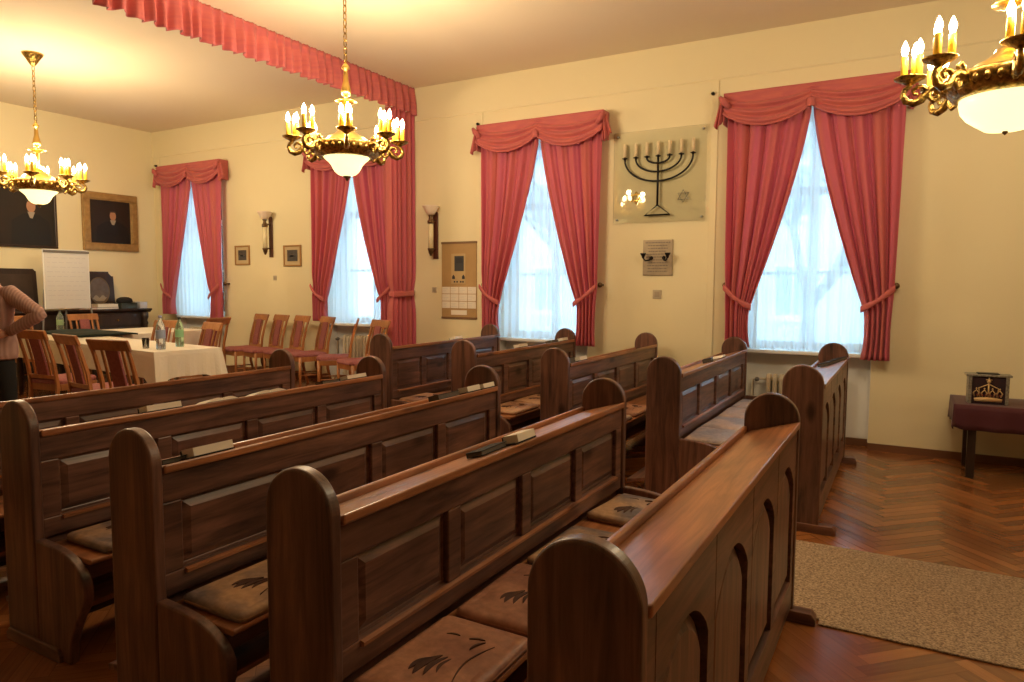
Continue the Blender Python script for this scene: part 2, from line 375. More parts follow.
# baseboards
bm = newbm()
for i in range(0, len(xs), 2):
    z = STZ if xs[i + 1] < STG else 0
    x0, x1 = max(xs[i], XL), min(xs[i + 1], XR)
    if x0 < STG < x1: box(bm, x0, STG, YW - .015, YW, STZ, STZ + .09); x0 = STG
    box(bm, x0, x1, YW - .015, YW, z, z + .07 + (.02 if z else 0))
for c in WC: z = STZ if c < STG else 0; box(bm, c - WH, c + WH, YW + .155, YW + .17, z, z + .07)
struct('baseboard_back', bm, BASE)
bm = newbm(); box(bm, XL, XL + .015, YN, YW - .015, STZ, STZ + .09); struct('baseboard_left', bm, BASE)
# windows
for k, c in enumerate(WC):
    SILL = SILLS[k]
    w = bpy.data.objects.new('window_%d' % (k + 1), None); COL.objects.link(w); w.location = (c, YW + 0.34, SILL); w['kind'] = 'structure'
    H = WTOP - SILL
    bm = newbm()
    for a, b in ((-WH, -WH + .07), (WH - .07, WH), (-.045, .045)): box(bm, a, b, 0, .06, 0, H)
    for a, b in ((0, .08), (H - .07, H), (H * .66, H * .66 + .09), (H * .33 - .015, H * .33 + .02)): box(bm, -WH, WH, .002, .058, a, b)
    for s in (-1, 1): box(bm, s * .32 - .012, s * .32 + .012, .01, .05, H * .7, H - .05)
    obj('window_frame', bm, WHITE, w, bevel=.006)
    bm = newbm(); box(bm, -WH + .05, WH - .05, .028, .032, .05, H - .05); obj('glass_pane', bm, PANE, w)
    bm = newbm(); box(bm, -WH + .001, WH - .001, -.37, 0, -.025, .012); obj('window_sill', bm, WHITE, w, bevel=.008)
    # white painted niche lining below the sill
    bm = newbm(); zf = (STZ if c < STG else 0) - SILL + .075
    box(bm, -WH + .001, WH - .001, -.176, -.171, zf, -.03)
    box(bm, -WH, -WH + .004, -.339, -.176, zf, -.03); box(bm, WH - .004, WH, -.339, -.176, zf, -.03)
    obj('window_apron', bm, WHITE, w)
# street outside: ground, pale facade, bare trees
bm = newbm(); box(bm, -40, 40, YW + 3, YW + 60, -1.2, -1.0); struct('ground', bm, mat('street_asphalt', (0.42, 0.42, 0.42), 0.9))
def facade(x0, x1, y, h, lab, n):
    r = thing('apartment_building', lab, 'building', ((x0 + x1) / 2, y, -1))
    w = (x1 - x0) / 2; bm = newbm(); box(bm, -w, w, 0, 6, 0, h); obj('wall', bm, mat('pale_facade', (0.68, 0.70, 0.74), 0.9), r)
    bm = newbm(); prism(bm, [(-.4, h), (3, h + 2.2), (6.4, h), (6.4, h - .15), (-.4, h - .15)], 0, -w - .2, w + .2); obj('roof', bm, mat('grey_roof', (0.42, 0.42, 0.45), 0.9), r)
    for i in range(n):
        for j in range(2):
            x = -w + (i + .5) * 2 * w / n; z = 1.6 + j * 3.1
            bm = newbm(); box(bm, x - .6, x + .6, -.06, 0.02, z, z + 1.7); box(bm, x - .7, x + .7, -.14, 0, z - .12, z); f = obj('window_surround', bm, WHITE, r)
            bm = newbm(); box(bm, x - .5, x - .04, -.08, -.055, z + .1, z + 1.6); box(bm, x + .04, x + .5, -.08, -.055, z + .1, z + 1.6); obj('pane', bm, mat('dull_pane', (0.25, 0.30, 0.36), 0.2), f)
facade(-16, 4, YW + 16, 7.5, 'pale building across the street seen faintly through the voile', 7)
def bare_tree(x, y, lab, seed, h):
    r = thing('bare_tree', lab, 'tree', (x, y, -1), group=None); rnd = random.Random(seed); bm = newbm()
    def grow(p, d, L_, rad, depth):
        q = p + d * L_; tube(bm, [p, (p + q) / 2 + Vector((rnd.uniform(-.05, .05), rnd.uniform(-.05, .05), 0)) * L_, q], [rad, rad * .85, rad * .7], 6)
        if depth:
            for _ in range(3): grow(q, (d + Vector((rnd.uniform(-.8, .8), rnd.uniform(-.8, .8), rnd.uniform(-.1, .5)))).normalized(), L_ * .72, rad * .62, depth - 1)
    grow(Vector((0, 0, 0)), Vector((0.03, 0, 1)), h, .14, 4); obj('branches', bm, mat('bark', (0.14, 0.12, 0.11), 0.9), r, smooth=True)
bare_tree(-1.6, YW + 6, 'bare tree outside the rightmost window behind the voile', 4, 2.2)
bare_tree(-6.3, YW + 7, 'bare tree outside the middle window behind the voile', 9, 2.1)

# ------------------------------------------------------------------ radiators
def radiator(x, z0, lab):
    r = thing('radiator', lab, 'radiator', (x, YW + 0.085, z0)); 
    for i in range(12):
        bm = newbm(); xx = (i - 5.5) * .062
        prism(bm, [(-.055, .10), (-.045, .07), (.045, .07), (.055, .10), (.055, .63), (.035, .67), (-.035, .67), (-.055, .63)], 0, xx - .021, xx + .021)
        obj('radiator_column', bm, CREAM, r, bevel=.014, seg=3)
    bm = newbm(); tube(bm, [(-.40, 0, .12), (.37, 0, .12)], .022); tube(bm, [(-.37, 0, .61), (.37, 0, .61)], .022)
    tube(bm, [(-.37, 0, .61), (-.46, 0, .61), (-.50, 0, .60), (-.50, 0, .02)], .012); obj('pipe', bm, CREAM, r, smooth=True)
    bm = newbm(); lathe(bm, [(0.001, 0), (.02, 0), (.024, .02), (.02, .05), (.001, .055)], (-.45, -.03, .61), 12, rot=Matrix.Rotation(PI / 2, 4, 'X')); obj('valve', bm, GREY, r, smooth=True)
for c, z, l in ((WC[0], STZ, 'cream ribbed radiator under the far left window behind the white table'), (WC[1], STZ, 'cream ribbed radiator behind the row of chairs'),
                (WC[2], 0, 'cream ribbed radiator hidden behind the pews under the middle window'), (WC[3], 0, 'cream ribbed radiator under the rightmost window')):
    radiator(c, z, l)

# ------------------------------------------------------------------ window curtains
names = ['far left', 'second', 'middle', 'rightmost']
wher = ['far left window near the corner', 'window behind the row of chairs', 'middle window beside the calendar', 'rightmost window']
def panel(c, side, k, seed):
    """side -1 left, +1 right. x measured from window centre, outwards positive"""
    rnd = random.Random(seed); n = 5; ph = rnd.random() * 6; y0 = YW - .12
    top, tie, bot = 3.40, 1.50, (0.88 if side > 0 else 0.95) + SILLS[k] - .91; q = WK[k]
    a1, a2 = rnd.uniform(.6, 1.4), rnd.uniform(.6, 1.4)
    def xo(z): return .785 - .035 * (top - z) / (top - tie) if z > tie else .75 - .015 * math.sin((tie - z) * 4)
    def xi(z):
        if z > 3.26: return .006
        if z > 1.33:
            t = (3.26 - z) / (3.26 - 1.33); return .006 + .504 * (t ** 1.3)
        t = (1.33 - z) / (1.33 - bot); return .51 + .025 * math.sin(t * PI * .8) - .03 * t
    def fn(u, v):
        z = top + (bot - top) * v
        # the gather droops to the inside: fold lines slant from the hook down to the inner edge
        zz = z
        near = math.exp(-((z - (1.56 - .2 * u)) / .10) ** 2)
        xa, xb = xo(z), xi(z)
        w = abs(xa - xb); sq = 1 - w / .8
        amp = .020 + .030 * sq * (1 - .6 * near)
        f = 2 * PI * n * (u + .02 * math.sin(3 * v * a1 + ph))
        y = -amp * (math.sin(f + ph) + .5 * math.sin(1.63 * f * a2 + 1) + .28 * math.sin(3.1 * f + 2)) - .035 * sq + near * .01
        x = xa + (xb - xa) * u + .006 * math.cos(f + ph)
        x -= near * .0
        if u > .985: y += .006
        return (c + side * x * q, y0 + y, z)
    # pull inner part: fn gives x outward positive -> inner edge small x
    bm = newbm(); sheet(bm, fn, 110, 70)
    lab = '%s rose satin curtain tied back at the %s' % ('left' if side < 0 else 'right', wher[k])
    cu = obj('window_curtain', bm, CURT, smooth=True, solid=.004); tag(cu, lab, 'curtain', 'rose window curtains')
    # tieback band hugging the gather, from hook to inner edge
    pts = []; bm = newbm()
    def band(u, v):
        x = .765 + (.49 - .765) * u; z = 1.55 - .20 * u ** 1.2 + .03 * math.sin(u * PI) * -1
        y = -.075 - .035 * math.sin(u * PI)
        return (c + side * x * q, y0 + y + .01 * math.sin(v * PI) * -1, z + (.5 - v) * (.05 + .01 * math.sin(u * 9)))
    sheet(bm, band, 24, 5); obj('tieback', bm, CURT2, cu, smooth=True, solid=.012)
    bm = newbm(); lathe(bm, [(0.001, 0), (.014, .0), (.012, .06), (.028, .075), (.03, .09), (.015, .105), (.001, .108)], (0, 0, 0), 14, rot=Matrix.Rotation(PI / 2, 4, 'X'))
    obj('tieback_knob', bm, BRONZE, cu, loc=(c + side * .77 * q, YW - .001, 1.57), smooth=True)
def valance(c, k):
    top = 3.475; hw = .815 * WK[k]; y0 = YW - .175
    def bottom(u):
        h = (u * 2) % 1 if u < 1 else 1
        s = math.sin(PI * h) ** .8
        return .19 + .15 * s + (.0)
    def fn(u, v):
        h = (u * 2) % 1 if u < 1 else 1
        s = math.sin(PI * h)
        d = bottom(u) * v
        r = max(0, (v - .30) / .7)
        fold = (math.sin(r * 2 * PI * 2.8 - 1.2) + .93) * .024 * (s ** .5) * min(1, r * 6) + .016 * r * s
        pin = (1 - s) ** 3
        return (c + (u * 2 - 1) * hw, y0 - fold - .01 * r + .012 * pin * math.sin(v * 30), top - d - .004 * math.sin(u * 90) * r * pin)
    bm = newbm(); sheet(bm, fn, 120, 44)
    # returns to the wall and a top board
    for s in (-1, 1): sheet(bm, lambda u, v: (c + s * hw, y0 + u * (.17), top - v * .30), 6, 8)
    sheet(bm, lambda u, v: (c + (u * 2 - 1) * hw, y0 + v * .17, top), 20, 3)
    va = obj('curtain_valance', bm, CURT2, smooth=True, solid=.006)
    tag(va, 'rose satin swag valance over the %s' % wher[k], 'valance', 'rose swag valances')
    # rolled hem under the two swags
    bm = newbm(); pts = []
    for i in range(61):
        u = i / 60; p = fn(min(u, .9999), 1); pts.append((p[0], p[1] - .006, p[2] - .004 + .003 * math.sin(i * 2.1)))
    tube(bm, pts, .013, 6); obj('rolled_hem', bm, CURT2, va, smooth=True)
    for s in (-1, 1):   # gathered tails at the corners
        bm = newbm()
        def tail(u, v):
            a = (u - .5) * (.07 + .07 * v)
            return (c + s * (hw + .006 + .035 * v) + a * .8, y0 - .025 - .018 * math.sin(u * PI * 5) * (0.4 + v) + abs(u - .5) * .09, top - .05 - v * (.25 + .04 * math.sin(u * 5)))
        sheet(bm, tail, 26, 14); tube(bm, [(c + s * (hw - .06), y0 - .035, top - .15), (c + s * (hw - .01), y0 - .05, top - .09), (c + s * (hw + .03), y0 - .04, top - .04)], [.02, .034, .016], 8)
        obj('valance_tail', bm, CURT2, va, smooth=True, solid=.005)
    bm = newbm(); 
    sheet(bm, lambda u, v: (c + (u - .5) * (.055 + .02 * v), y0 - .045 - .012 * math.sin(u * PI), top - .15 - .075 * v), 8, 8)
    obj('centre_knot', bm, CURT2, va, smooth=True, solid=.015)
def sheer(c, k):
    y0 = YW - .03
    rnd = random.Random(k); f1 = rnd.uniform(0, 6)
    def fn(u, v):
        x = (u * 2 - 1) * .60
        return (c + x, y0 - .016 * math.sin(u * 2 * PI * 11 + f1) - .008 * math.sin(u * 2 * PI * 23 + v) - .004, 3.40 + (SILLS[k] + .02 - 3.40) * v)
    bm = newbm(); sheet(bm, fn, 150, 6)
    tag(obj('sheer_curtain', bm, VOILE, smooth=True), 'white voile sheer curtain glowing with daylight at the %s' % wher[k], 'sheer curtain', 'white sheer curtains')
for k, c in enumerate(WC):
    panel(c, -1, k, 10 + k); panel(c, 1, k, 20 + k); valance(c, k); sheer(c, k)

# ------------------------------------------------------------------ stage pelmet and drawn stage curtain
bm = newbm(); rnd = random.Random(5)
Lp = YW - .02 - (YN + .05); ks = [rnd.uniform(.75, 1.3) for _ in range(400)]
acc = [0]
for q in ks: acc.append(acc[-1] + q * .12)
def phase(t):
    i = 0
    lo, hi = 0, len(acc) - 1
    while hi - lo > 1:
        mid = (lo + hi) // 2
        if acc[mid] <= t: lo = mid
        else: hi = mid
    return lo + (t - acc[lo]) / (acc[hi] - acc[lo])
def pel(u, v):
    t = u * Lp; p = phase(t); a = .008 + .036 * min(1, v * 1.6)
    return (STG + a * math.sin(2 * PI * p) + .012 * math.sin(2 * PI * p * 2.37) * v, YW - .02 - t, 4.085 - v * (.335 + .014 * math.sin(2 * PI * p * .5 + 1)) - (.004 * math.sin(2 * PI * p * 3) if v < .1 else 0))
sheet(bm, pel, 1500, 12)
tag(obj('stage_pelmet', bm, CURT2, smooth=True, solid=.005), 'long gathered rose pelmet running across the ceiling above the platform edge', 'pelmet')
bm = newbm()
def stage(u, v):
    z = 3.76 + (STZ + .02 - 3.76) * v
    near = math.exp(-((z - 1.46) / .14) ** 2)
    w = .50 - .07 * near; a = .055 * (1 - .45 * near)
    f = 2 * PI * (5.2 * u) + .5 * math.sin(v * 3)
    return (STG - .04 + a * math.sin(f) + .012 * math.sin(2.7 * f), YW - .03 - u * w - .02 * near, z)
sheet(bm, stage, 110, 60)
sc = tag(obj('stage_curtain', bm, CURT, smooth=True, solid=.004), 'tall rose stage curtain drawn to the wall beside the wall lamp', 'curtain')
bm = newbm(); sheet(bm, lambda u, v: (STG - .04 + .085 * math.sin(u * 2 * PI), YW - .26 + .23 * math.cos(u * 2 * PI), 1.50 - .07 * v - .02 * math.sin(u * PI)), 30, 3); obj('tieback', bm, CURT2, sc, smooth=True, solid=.01)

# ------------------------------------------------------------------ pews
def arc_post(w, h, n=40):
    r = w / 2; p = [(-r, 0)]
    for i in range(n + 1):
        a = PI - PI * i / n; p.append((r * math.cos(a), h - r + r * math.sin(a)))
    p.append((r, 0)); return p
def post(root, y, h, th=.045):
    bm = newbm(); prism(bm, arc_post(.245, h), 1, y - th / 2, y + th / 2); return obj('end_post', bm, WZ, root, bevel=.009, seg=3)
def foot(root, y, a=-.13, b=.235):
    bm = newbm(); prism(bm, [(a, 0), (b, 0), (b, .03), (b - .02, .055), (a + .02, .055), (a, .03)], 1, y - .035, y + .035); obj('foot', bm, WX, root, bevel=.004)
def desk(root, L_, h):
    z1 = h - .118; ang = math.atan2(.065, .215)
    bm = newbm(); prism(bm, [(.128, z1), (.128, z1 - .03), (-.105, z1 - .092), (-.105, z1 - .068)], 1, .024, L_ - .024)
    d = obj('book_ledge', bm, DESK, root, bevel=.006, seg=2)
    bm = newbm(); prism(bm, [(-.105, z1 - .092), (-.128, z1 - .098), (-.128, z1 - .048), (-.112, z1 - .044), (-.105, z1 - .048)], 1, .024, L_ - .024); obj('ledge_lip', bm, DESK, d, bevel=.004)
    return z1
def panelled(root, L_, z0, z1, xb, xf, n, arch=False, railh=(.10, .12), st=.075):
    """frame facing +x between z0 and z1, n raised panels"""
    y0, y1 = .022, L_ - .022; zr0, zr1 = z0 + railh[0], z1 - railh[1]; pw = (y1 - y0 - st * (n + 1)) / n
    bm = newbm(); box(bm, xb, xf, y0, y1, z0, zr0); 
    if not arch: box(bm, xb, xf, y0, y1, zr1, z1)
    for i in range(n + 1):
        ya = y0 + i * (pw + st); box(bm, xb, xf - .001, ya, ya + st, zr0, zr1 if not arch else z1 - .01)
    if arch:
        for i in range(n):
            ya = y0 + st + i * (pw + st); N_ = 16; pts = [(ya - .001, z1), (ya - .001, zr1 - .13)]
            for q in range(N_ + 1):
                t = q / N_; pts.append((ya + pw * t, zr1 - .13 + .13 * (math.sin(PI * t) ** .75 if 0 < t < 1 else 0)))
            pts.append((ya + pw + .001, z1)); prism(bm, pts, 0, xb, xf)
    fr = obj('backrest', bm, WY, root, bevel=.005)
    for i in range(n):
        ya = y0 + st + i * (pw + st); yb = ya + pw; m_ = .05
        bm = newbm()
        if arch:
            def prof(e, x):
                pts = [bm.verts.new((x, ya + e, zr0 + e)), bm.verts.new((x, yb - e, zr0 + e))]
                for q in range(13):
                    t = 1 - q / 12; pts.append(bm.verts.new((x, ya + e + (pw - 2 * e) * t, zr1 - .13 - e * .6 + (.13 - e * .25) * (math.sin(PI * t) ** .75 if 0 < t < 1 else 0))))
                return pts
            rings = [prof(0.0, xb + .004), prof(0.012, xf - .026), prof(.05, xf - .008)]
        else:
            def prof(e, x): return [bm.verts.new((x, a, b)) for a, b in ((ya + e, zr0 + e), (yb - e, zr0 + e), (yb - e, zr1 - e), (ya + e, zr1 - e))]
            rings = [prof(0, xb + .004), prof(0, xf - .022), prof(.010, xf - .022), prof(.014, xf - .024), prof(.040, xf - .012)]
        for A, B in zip(rings, rings[1:]):
            for q in range(len(A)): bm.faces.new((A[q], A[(q + 1) % len(A)], B[(q + 1) % len(A)], B[q]))
        bm.faces.new(rings[-1]); bm.faces.new(rings[0])
        obj('back_panel', bm, WZ if arch else WY, root)
    return fr
def crom(P, k=5):
    out = []
    for i in range(len(P) - 1):
        p0, p1, p2, p3 = P[max(i - 1, 0)], P[i], P[i + 1], P[min(i + 2, len(P) - 1)]
        for j in range(k):
            t = j / k
            out.append(tuple(.5 * (2 * p1[c] + (p2[c] - p0[c]) * t + (2 * p0[c] - 5 * p1[c] + 4 * p2[c] - p3[c]) * t * t + (3 * p1[c] - p0[c] - 3 * p2[c] + p3[c]) * t ** 3) for c in (0, 1)))
    return out + [P[-1]]
def pew(x, ya, yb, h, lab, n=4):
    L_ = yb - ya; r = thing('pew', lab, 'pew', (x, ya, 0), 0, 'dark pine pews')
    post(r, 0, h); post(r, L_, h); foot(r, 0, -.12, .30); foot(r, L_, -.12, .30)
    z1 = desk(r, L_, h)
    panelled(r, L_, .475, z1 - .022, .058, .112, n, railh=(.082, .115))
    # moulding line under the panels (lit ledge)
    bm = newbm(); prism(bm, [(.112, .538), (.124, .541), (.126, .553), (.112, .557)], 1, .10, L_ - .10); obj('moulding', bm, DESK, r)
    prof = [(.122, 0), (.33, 0), (.345, .10), (.385, .19), (.432, .27), (.445, .33), (.436, .375), (.405, .415), (.36, .445), (.30, .466), (.22, .478), (.122, .482)]
    prof = [(q[0] if q[0] < .2 else .122 + (q[0] - .122) * 1.10, q[1]) for q in prof]
    prof = prof[:2] + crom(prof[1:-1])[1:] + prof[-1:]
    for y in (-.0, L_):
        bm = newbm(); prism(bm, prof, 1, y - .02, y + .02); obj('seat_end', bm, WZ, r, bevel=.008, seg=3)
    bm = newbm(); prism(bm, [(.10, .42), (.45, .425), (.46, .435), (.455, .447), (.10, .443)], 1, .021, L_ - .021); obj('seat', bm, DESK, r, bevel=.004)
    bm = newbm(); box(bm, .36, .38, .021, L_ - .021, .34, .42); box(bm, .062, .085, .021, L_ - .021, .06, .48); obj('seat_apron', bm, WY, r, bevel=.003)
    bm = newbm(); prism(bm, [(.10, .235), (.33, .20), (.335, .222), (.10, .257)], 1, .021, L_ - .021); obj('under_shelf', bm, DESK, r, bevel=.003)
    bm = newbm(); prism(bm, [(-.12, .13), (-.28, .10), (-.28, .125), (-.12, .155)], 1, .04, L_ - .04); box(bm, -.12, .06, .04, .08, .11, .15); box(bm, -.12, .06, L_ - .08, L_ - .04, .11, .15); obj('foot_rail', bm, WY, r, bevel=.003)
    return r
def barrier(x, ya, yb, h, lab, n=4):
    L_ = yb - ya; r = thing('prayer_desk', lab, 'prayer desk', (x, ya, 0), 0, 'dark pine prayer desks before the pews')
    post(r, 0, h); post(r, L_, h); foot(r, 0, -.14, .222); foot(r, L_, -.14, .222); z1 = desk(r, L_, h)
    panelled(r, L_, .07, z1 - .022, .062, .116, n, True, (.14, .13), .07)
    return r
B1 = barrier(-.53, 1.24, 3.41, 1.06, 'nearest prayer desk with arched panels and wide bare orange ledge')
B2 = barrier(-.555, 4.73, 6.78, 1.065, 'prayer desk by the rightmost window with a black book on its ledge')
pews = {}
for key, x, ya, yb, h, lab in (
    ('P4', -1.41, 1.34, 3.51, 1.06, 'long pew in the foreground with four leather cushions, beside the nearest prayer desk'),
    ('P3', -2.29, 1.42, 3.68, 1.06, 'second near pew from the camera with one grey-brown cushion in sight'),
    ('P2', -3.26, 1.52, 3.76, 1.06, 'third near pew carrying three books along its ledge'),
    ('P1', -4.20, 1.60, 3.81, 1.06, 'leftmost pew of the near block, directly before the white table'),
    ('R4', -1.49, 4.84, 7.15, 1.06, 'far pew with a row of pale cushions, left of the rightmost window'),
    ('R3', -2.42, 4.98, 7.20, 1.066, 'far pew below the two-armed plaque, one cushion in sight'),
    ('R2', -3.34, 5.06, 7.13, 1.085, 'far pew in front of the middle window with orange-brown cushions'),
    ('R1', -4.33, 5.14, 7.13, 1.100, 'far pew beneath the calendar, leftmost of the far block')):
    pews[key] = pew(x, ya, yb, h, lab)

# ------------------------------------------------------------------ seat cushions
def rounded_slab(bm, lx, ly, t, r=.03, seed=0):
    rnd = random.Random(seed); nx, ny = 16, 20
    def P(u, v, top):
        x, y = (u - .5) * lx, (v - .5) * ly
        ex = min(u, 1 - u) * lx; ey = min(v, 1 - v) * ly; e = min(ex, ey)
        k = min(1, e / .035); z = t * (.62 + .38 * math.sin(k * PI / 2)) + (.0035 * math.sin(x * 31 + seed) * math.cos(y * 27 + seed * 2) if k >= 1 else 0)
        # seam groove
        if .028 < e < .046: z -= .004
        # round the plan corners
        cx = max(abs(x) - (lx / 2 - r), 0); cy = max(abs(y) - (ly / 2 - r), 0); d = math.hypot(cx, cy)
        if d > r: f = r / d; x = math.copysign(lx / 2 - r + cx * f, x); y = math.copysign(ly / 2 - r + cy * f, y)
        return (x, y, z if top else .0)
    uv = lambda n: [i / n for i in range(n + 1)]
    us = sorted(set(uv(nx) + [.09, .12, .88, .91])); vs = sorted(set(uv(ny) + [.075, .10, .90, .925]))
    gt = [[bm.verts.new(P(u, v, True)) for u in us] for v in vs]; gb = [[bm.verts.new(P(u, v, False)) for u in us] for v in vs]
    for g, fl in ((gt, False), (gb, True)):
        for j in range(len(vs) - 1):
            for i in range(len(us) - 1):
                q = [g[j][i], g[j][i + 1], g[j + 1][i + 1], g[j + 1][i]]; bm.faces.new(q[::-1] if fl else q)
    nu, nv = len(us), len(vs)
    rim = [(0, i) for i in range(nu)] + [(j, nu - 1) for j in range(1, nv)] + [(nv - 1, i) for i in range(nu - 2, -1, -1)] + [(j, 0) for j in range(nv - 2, 0, -1)]
    for a, b in zip(rim, rim[1:] + rim[:1]): bm.faces.new((gt[a[0]][a[1]], gb[a[0]][a[1]], gb[b[0]][b[1]], gt[b[0]][b[1]]))
def leaf(bm, x, y, a, L_, w, z):
    N_ = 10; up = []; dn = []
    for i in range(N_ + 1):
        t = i / N_; r = w * math.sin(PI * t) ** .8; bx = (t - .5) * L_; by = .12 * L_ * math.sin(PI * t)
        for lst, s in ((up, 1), (dn, -1)):
            px, py = bx, by + s * r; lst.append((x + px * math.cos(a) - py * math.sin(a), y + px * math.sin(a) + py * math.cos(a)))
    prism(bm, up + dn[::-1][1:-1], 2, z - .006, z)
def cushion(key, yc, kind, lab, ly=.46, lx=.32, dx=0, rz=0, mark=1, t=.035):
    pw = pews[key]; x = pw.location.x + .292 + dx; r = None
    bm = newbm(); rounded_slab(bm, lx, ly, t, seed=int(yc * 100) % 17)
    c = obj('seat_cushion', bm, CUSH[kind], loc=(x, yc, .4495), smooth=True, rot=(0, .008, rz)); tag(c, lab, 'cushion', 'flat leather seat cushions')
    if mark:
        bm = newbm(); z = t + .0035
        for (px, py, a, L_, w) in ((-.040, -.07, 1.30, .085, .009), (-.018, -.065, 1.42, .12, .013), (.006, -.06, 1.50, .11, .010), (.026, -.05, 1.62, .08, .006), (.05, .09, 1.2, .06, .0035), (.03, .12, .3, .05, .0035), (-.05, .11, .25, .045, .0035), (.095, .0, 1.55, .22, .0022)):
            leaf(bm, px, py * 1.0, a, L_, w, z)
        obj('printed_motif', bm, MARK, c)
    bm = newbm(); e1, e2 = lx / 2 - .004, ly / 2 - .004; q = .028
    pts = []
    for sx, sy, a0 in ((1, 1, 0), (-1, 1, 90), (-1, -1, 180), (1, -1, 270)):
        for d in (0, 30, 60, 90): a = math.radians(a0 + d); pts.append((sx * (e1 - q) + q * math.cos(a), sy * (e2 - q) + q * math.sin(a), .012))
    tube(bm, pts, .0065, 6, True); obj('welt', bm, CUSH[kind], c, smooth=True)
cushion('P4', 1.60, 'red', 'reddish brown leather cushion at the near end of the foreground pew', .47)
cushion('P4', 2.10, 'red', 'reddish leather cushion second along the foreground pew', .47, rz=.02)
cushion('P4', 2.60, 'grey', 'grey and tan leather cushion third along the foreground pew', .46)
cushion('P4', 3.19, 'grey', 'tan cushion with blackened end at the far end of the foreground pew', .40, rz=-.10)
cushion('P3', 1.72, 'grey', 'cushion with painted grey sheen at the near end of the second near pew', .48)
cushion('P3', 2.24, 'tan', 'tan cushion hidden behind the foreground pew back', .46)
cushion('P2', 1.84, 'grey', 'cushion with painted grey sheen on the third near pew between two pew ends', .46)
cushion('P2', 3.35, 'tan', 'tan cushion at the far end of the third near pew', .46)
for i, y in enumerate((5.12, 5.62, 6.14, 6.66)):
    cushion('R4', y, ('pale', 'pale', 'pale', 'pale')[i], 'leather cushion coloured pale for window sheen on the far pew by the rightmost window, %s' % ('nearest the aisle', 'second from the aisle', 'third from the aisle', 'nearest the wall')[i], .47, rz=(.03, -.02, .02, 0)[i], mark=0)
cushion('R3', 5.32, 'grey', 'cushion with painted grey sheen at the aisle end of the far pew below the plaque', .46)
cushion('R3', 5.84, 'red', 'reddish cushion farther in on the far pew below the plaque', .46)
cushion('R2', 5.40, 'tan', 'orange tan cushion at the aisle end of the pew before the middle window', .46)
cushion('R2', 5.92, 'tan', 'tan cushion farther in on the pew before the middle window', .46)
cushion('R1', 5.44, 'tan', 'tan cushion at the aisle end of the pew beneath the calendar', .44)

# ------------------------------------------------------------------ books on the ledges
SL = math.atan2(.062, .233)     # slope of the ledges
def on_ledge(key, y, dx, rz):
    p = pews[key] if key in pews else {'B1': B1, 'B2': B2}[key]
    h = {'R3': 1.066, 'R2': 1.085, 'R1': 1.10, 'B2': 1.065}.get(key, 1.06)
    z = h - .118 - (.128 - dx) * math.tan(SL) + .0006
    return Matrix.Translation((p.location.x + dx, y, z)) @ Matrix.Rotation(-SL, 4, 'Y') @ Matrix.Rotation(rz, 4, 'Z')
def prayer_book(key, y, lab, dx=.03, rz=0, ly=.17, lx=.07, t=.034, name='prayer_book'):
    r = thing(name, lab, 'book', group='books on the pew ledges'); r.matrix_world = on_ledge(key, y, dx, rz)
    bm = newbm(); box(bm, -lx / 2 - .03, lx / 2, -ly / 2 - .02, ly / 2, 0, .006); box(bm, -lx / 2 - .003, -lx / 2 + .001, -ly / 2, ly / 2, 0, t * .9)
    obj('cover', bm, COVER, r, bevel=.0015)
    bm = newbm(); box(bm, -lx / 2 + .002, lx / 2 - .002, -ly / 2 + .004, ly / 2 - .004, .006, t); obj('pages', bm, PAPER, r)
def open_book(key, y, lab, dx=.035, rz=0, ly=.20, lx=.13):
    r = thing('open_prayer_book', lab, 'book', group='books on the pew ledges'); r.matrix_world = on_ledge(key, y, dx, rz)
    bm = newbm(); box(bm, -lx / 2, lx / 2, -ly / 2, ly / 2, 0, .003); obj('cover', bm, COVER, r)
    bm = newbm()
    prof = [(0, .006)] + [(ly / 2 * t * .97, .006 + .011 * math.sin(PI * min(t * 1.1, 1)) ** .7 + .006 * (1 - t)) for t in (.12, .25, .4, .55, .7, .85, .95)] + [(ly / 2 * .97, .0035)]
    pts = [(-a, b) for a, b in prof[::-1]] + prof[1:]
    prism(bm, pts + [(0, .0032)], 0, -lx / 2 + .005, lx / 2 - .005); obj('pages', bm, PAPER, r)
def black_book(key, y, lab, dx=-.02, rz=0, ly=.20, lx=.06, t=.022):
    r = thing('closed_notebook', lab, 'book', group='thin black books on the ledges'); r.matrix_world = on_ledge(key, y, dx, rz)
    bm = newbm(); box(bm, -lx / 2, lx / 2, -ly / 2, ly / 2, 0, .003); box(bm, -lx / 2, lx / 2, -ly / 2, ly / 2, t - .003, t); box(bm, -lx / 2, -lx / 2 + .003, -ly / 2, ly / 2, 0, t); obj('cover', bm, COVER, r, bevel=.001)
    bm = newbm(); box(bm, -lx / 2 + .003, lx / 2 - .003, -ly / 2 + .003, ly / 2 - .003, .003, t - .003); obj('pages', bm, mat('aged_dark_page_edge', (0.10, 0.085, 0.07), 0.8), r)
prayer_book('P2', 2.12, 'thick pale-edged book at the left of the third pew ledge', .075, 0, .19)
open_book('P2', 2.47, 'open book, middle of three on the third pew ledge', .03, .06)
open_book('P2', 2.80, 'open book, farthest of three near each other on the third pew ledge', .03, -.05, .22)
prayer_book('P2', 3.50, 'pale-edged book at the far end of the third pew ledge', .075, 0, .19, .07, .03)
black_book('P2', 3.30, 'thin black book beside the farthest book on the third pew ledge', .04, .1, .17)
prayer_book('P3', 1.655, 'thick pale-edged book at the near end of the second pew ledge', .078, 0, .175, .07, .036)
black_book('P3', 1.53, 'short black book left of the thick book on the second pew ledge', .045, -.15, .09, .05, .018)
prayer_book('P3', 3.415, 'pale-edged book, left of the pair near the far post of the second pew', .078, 0, .14, .07, .036)
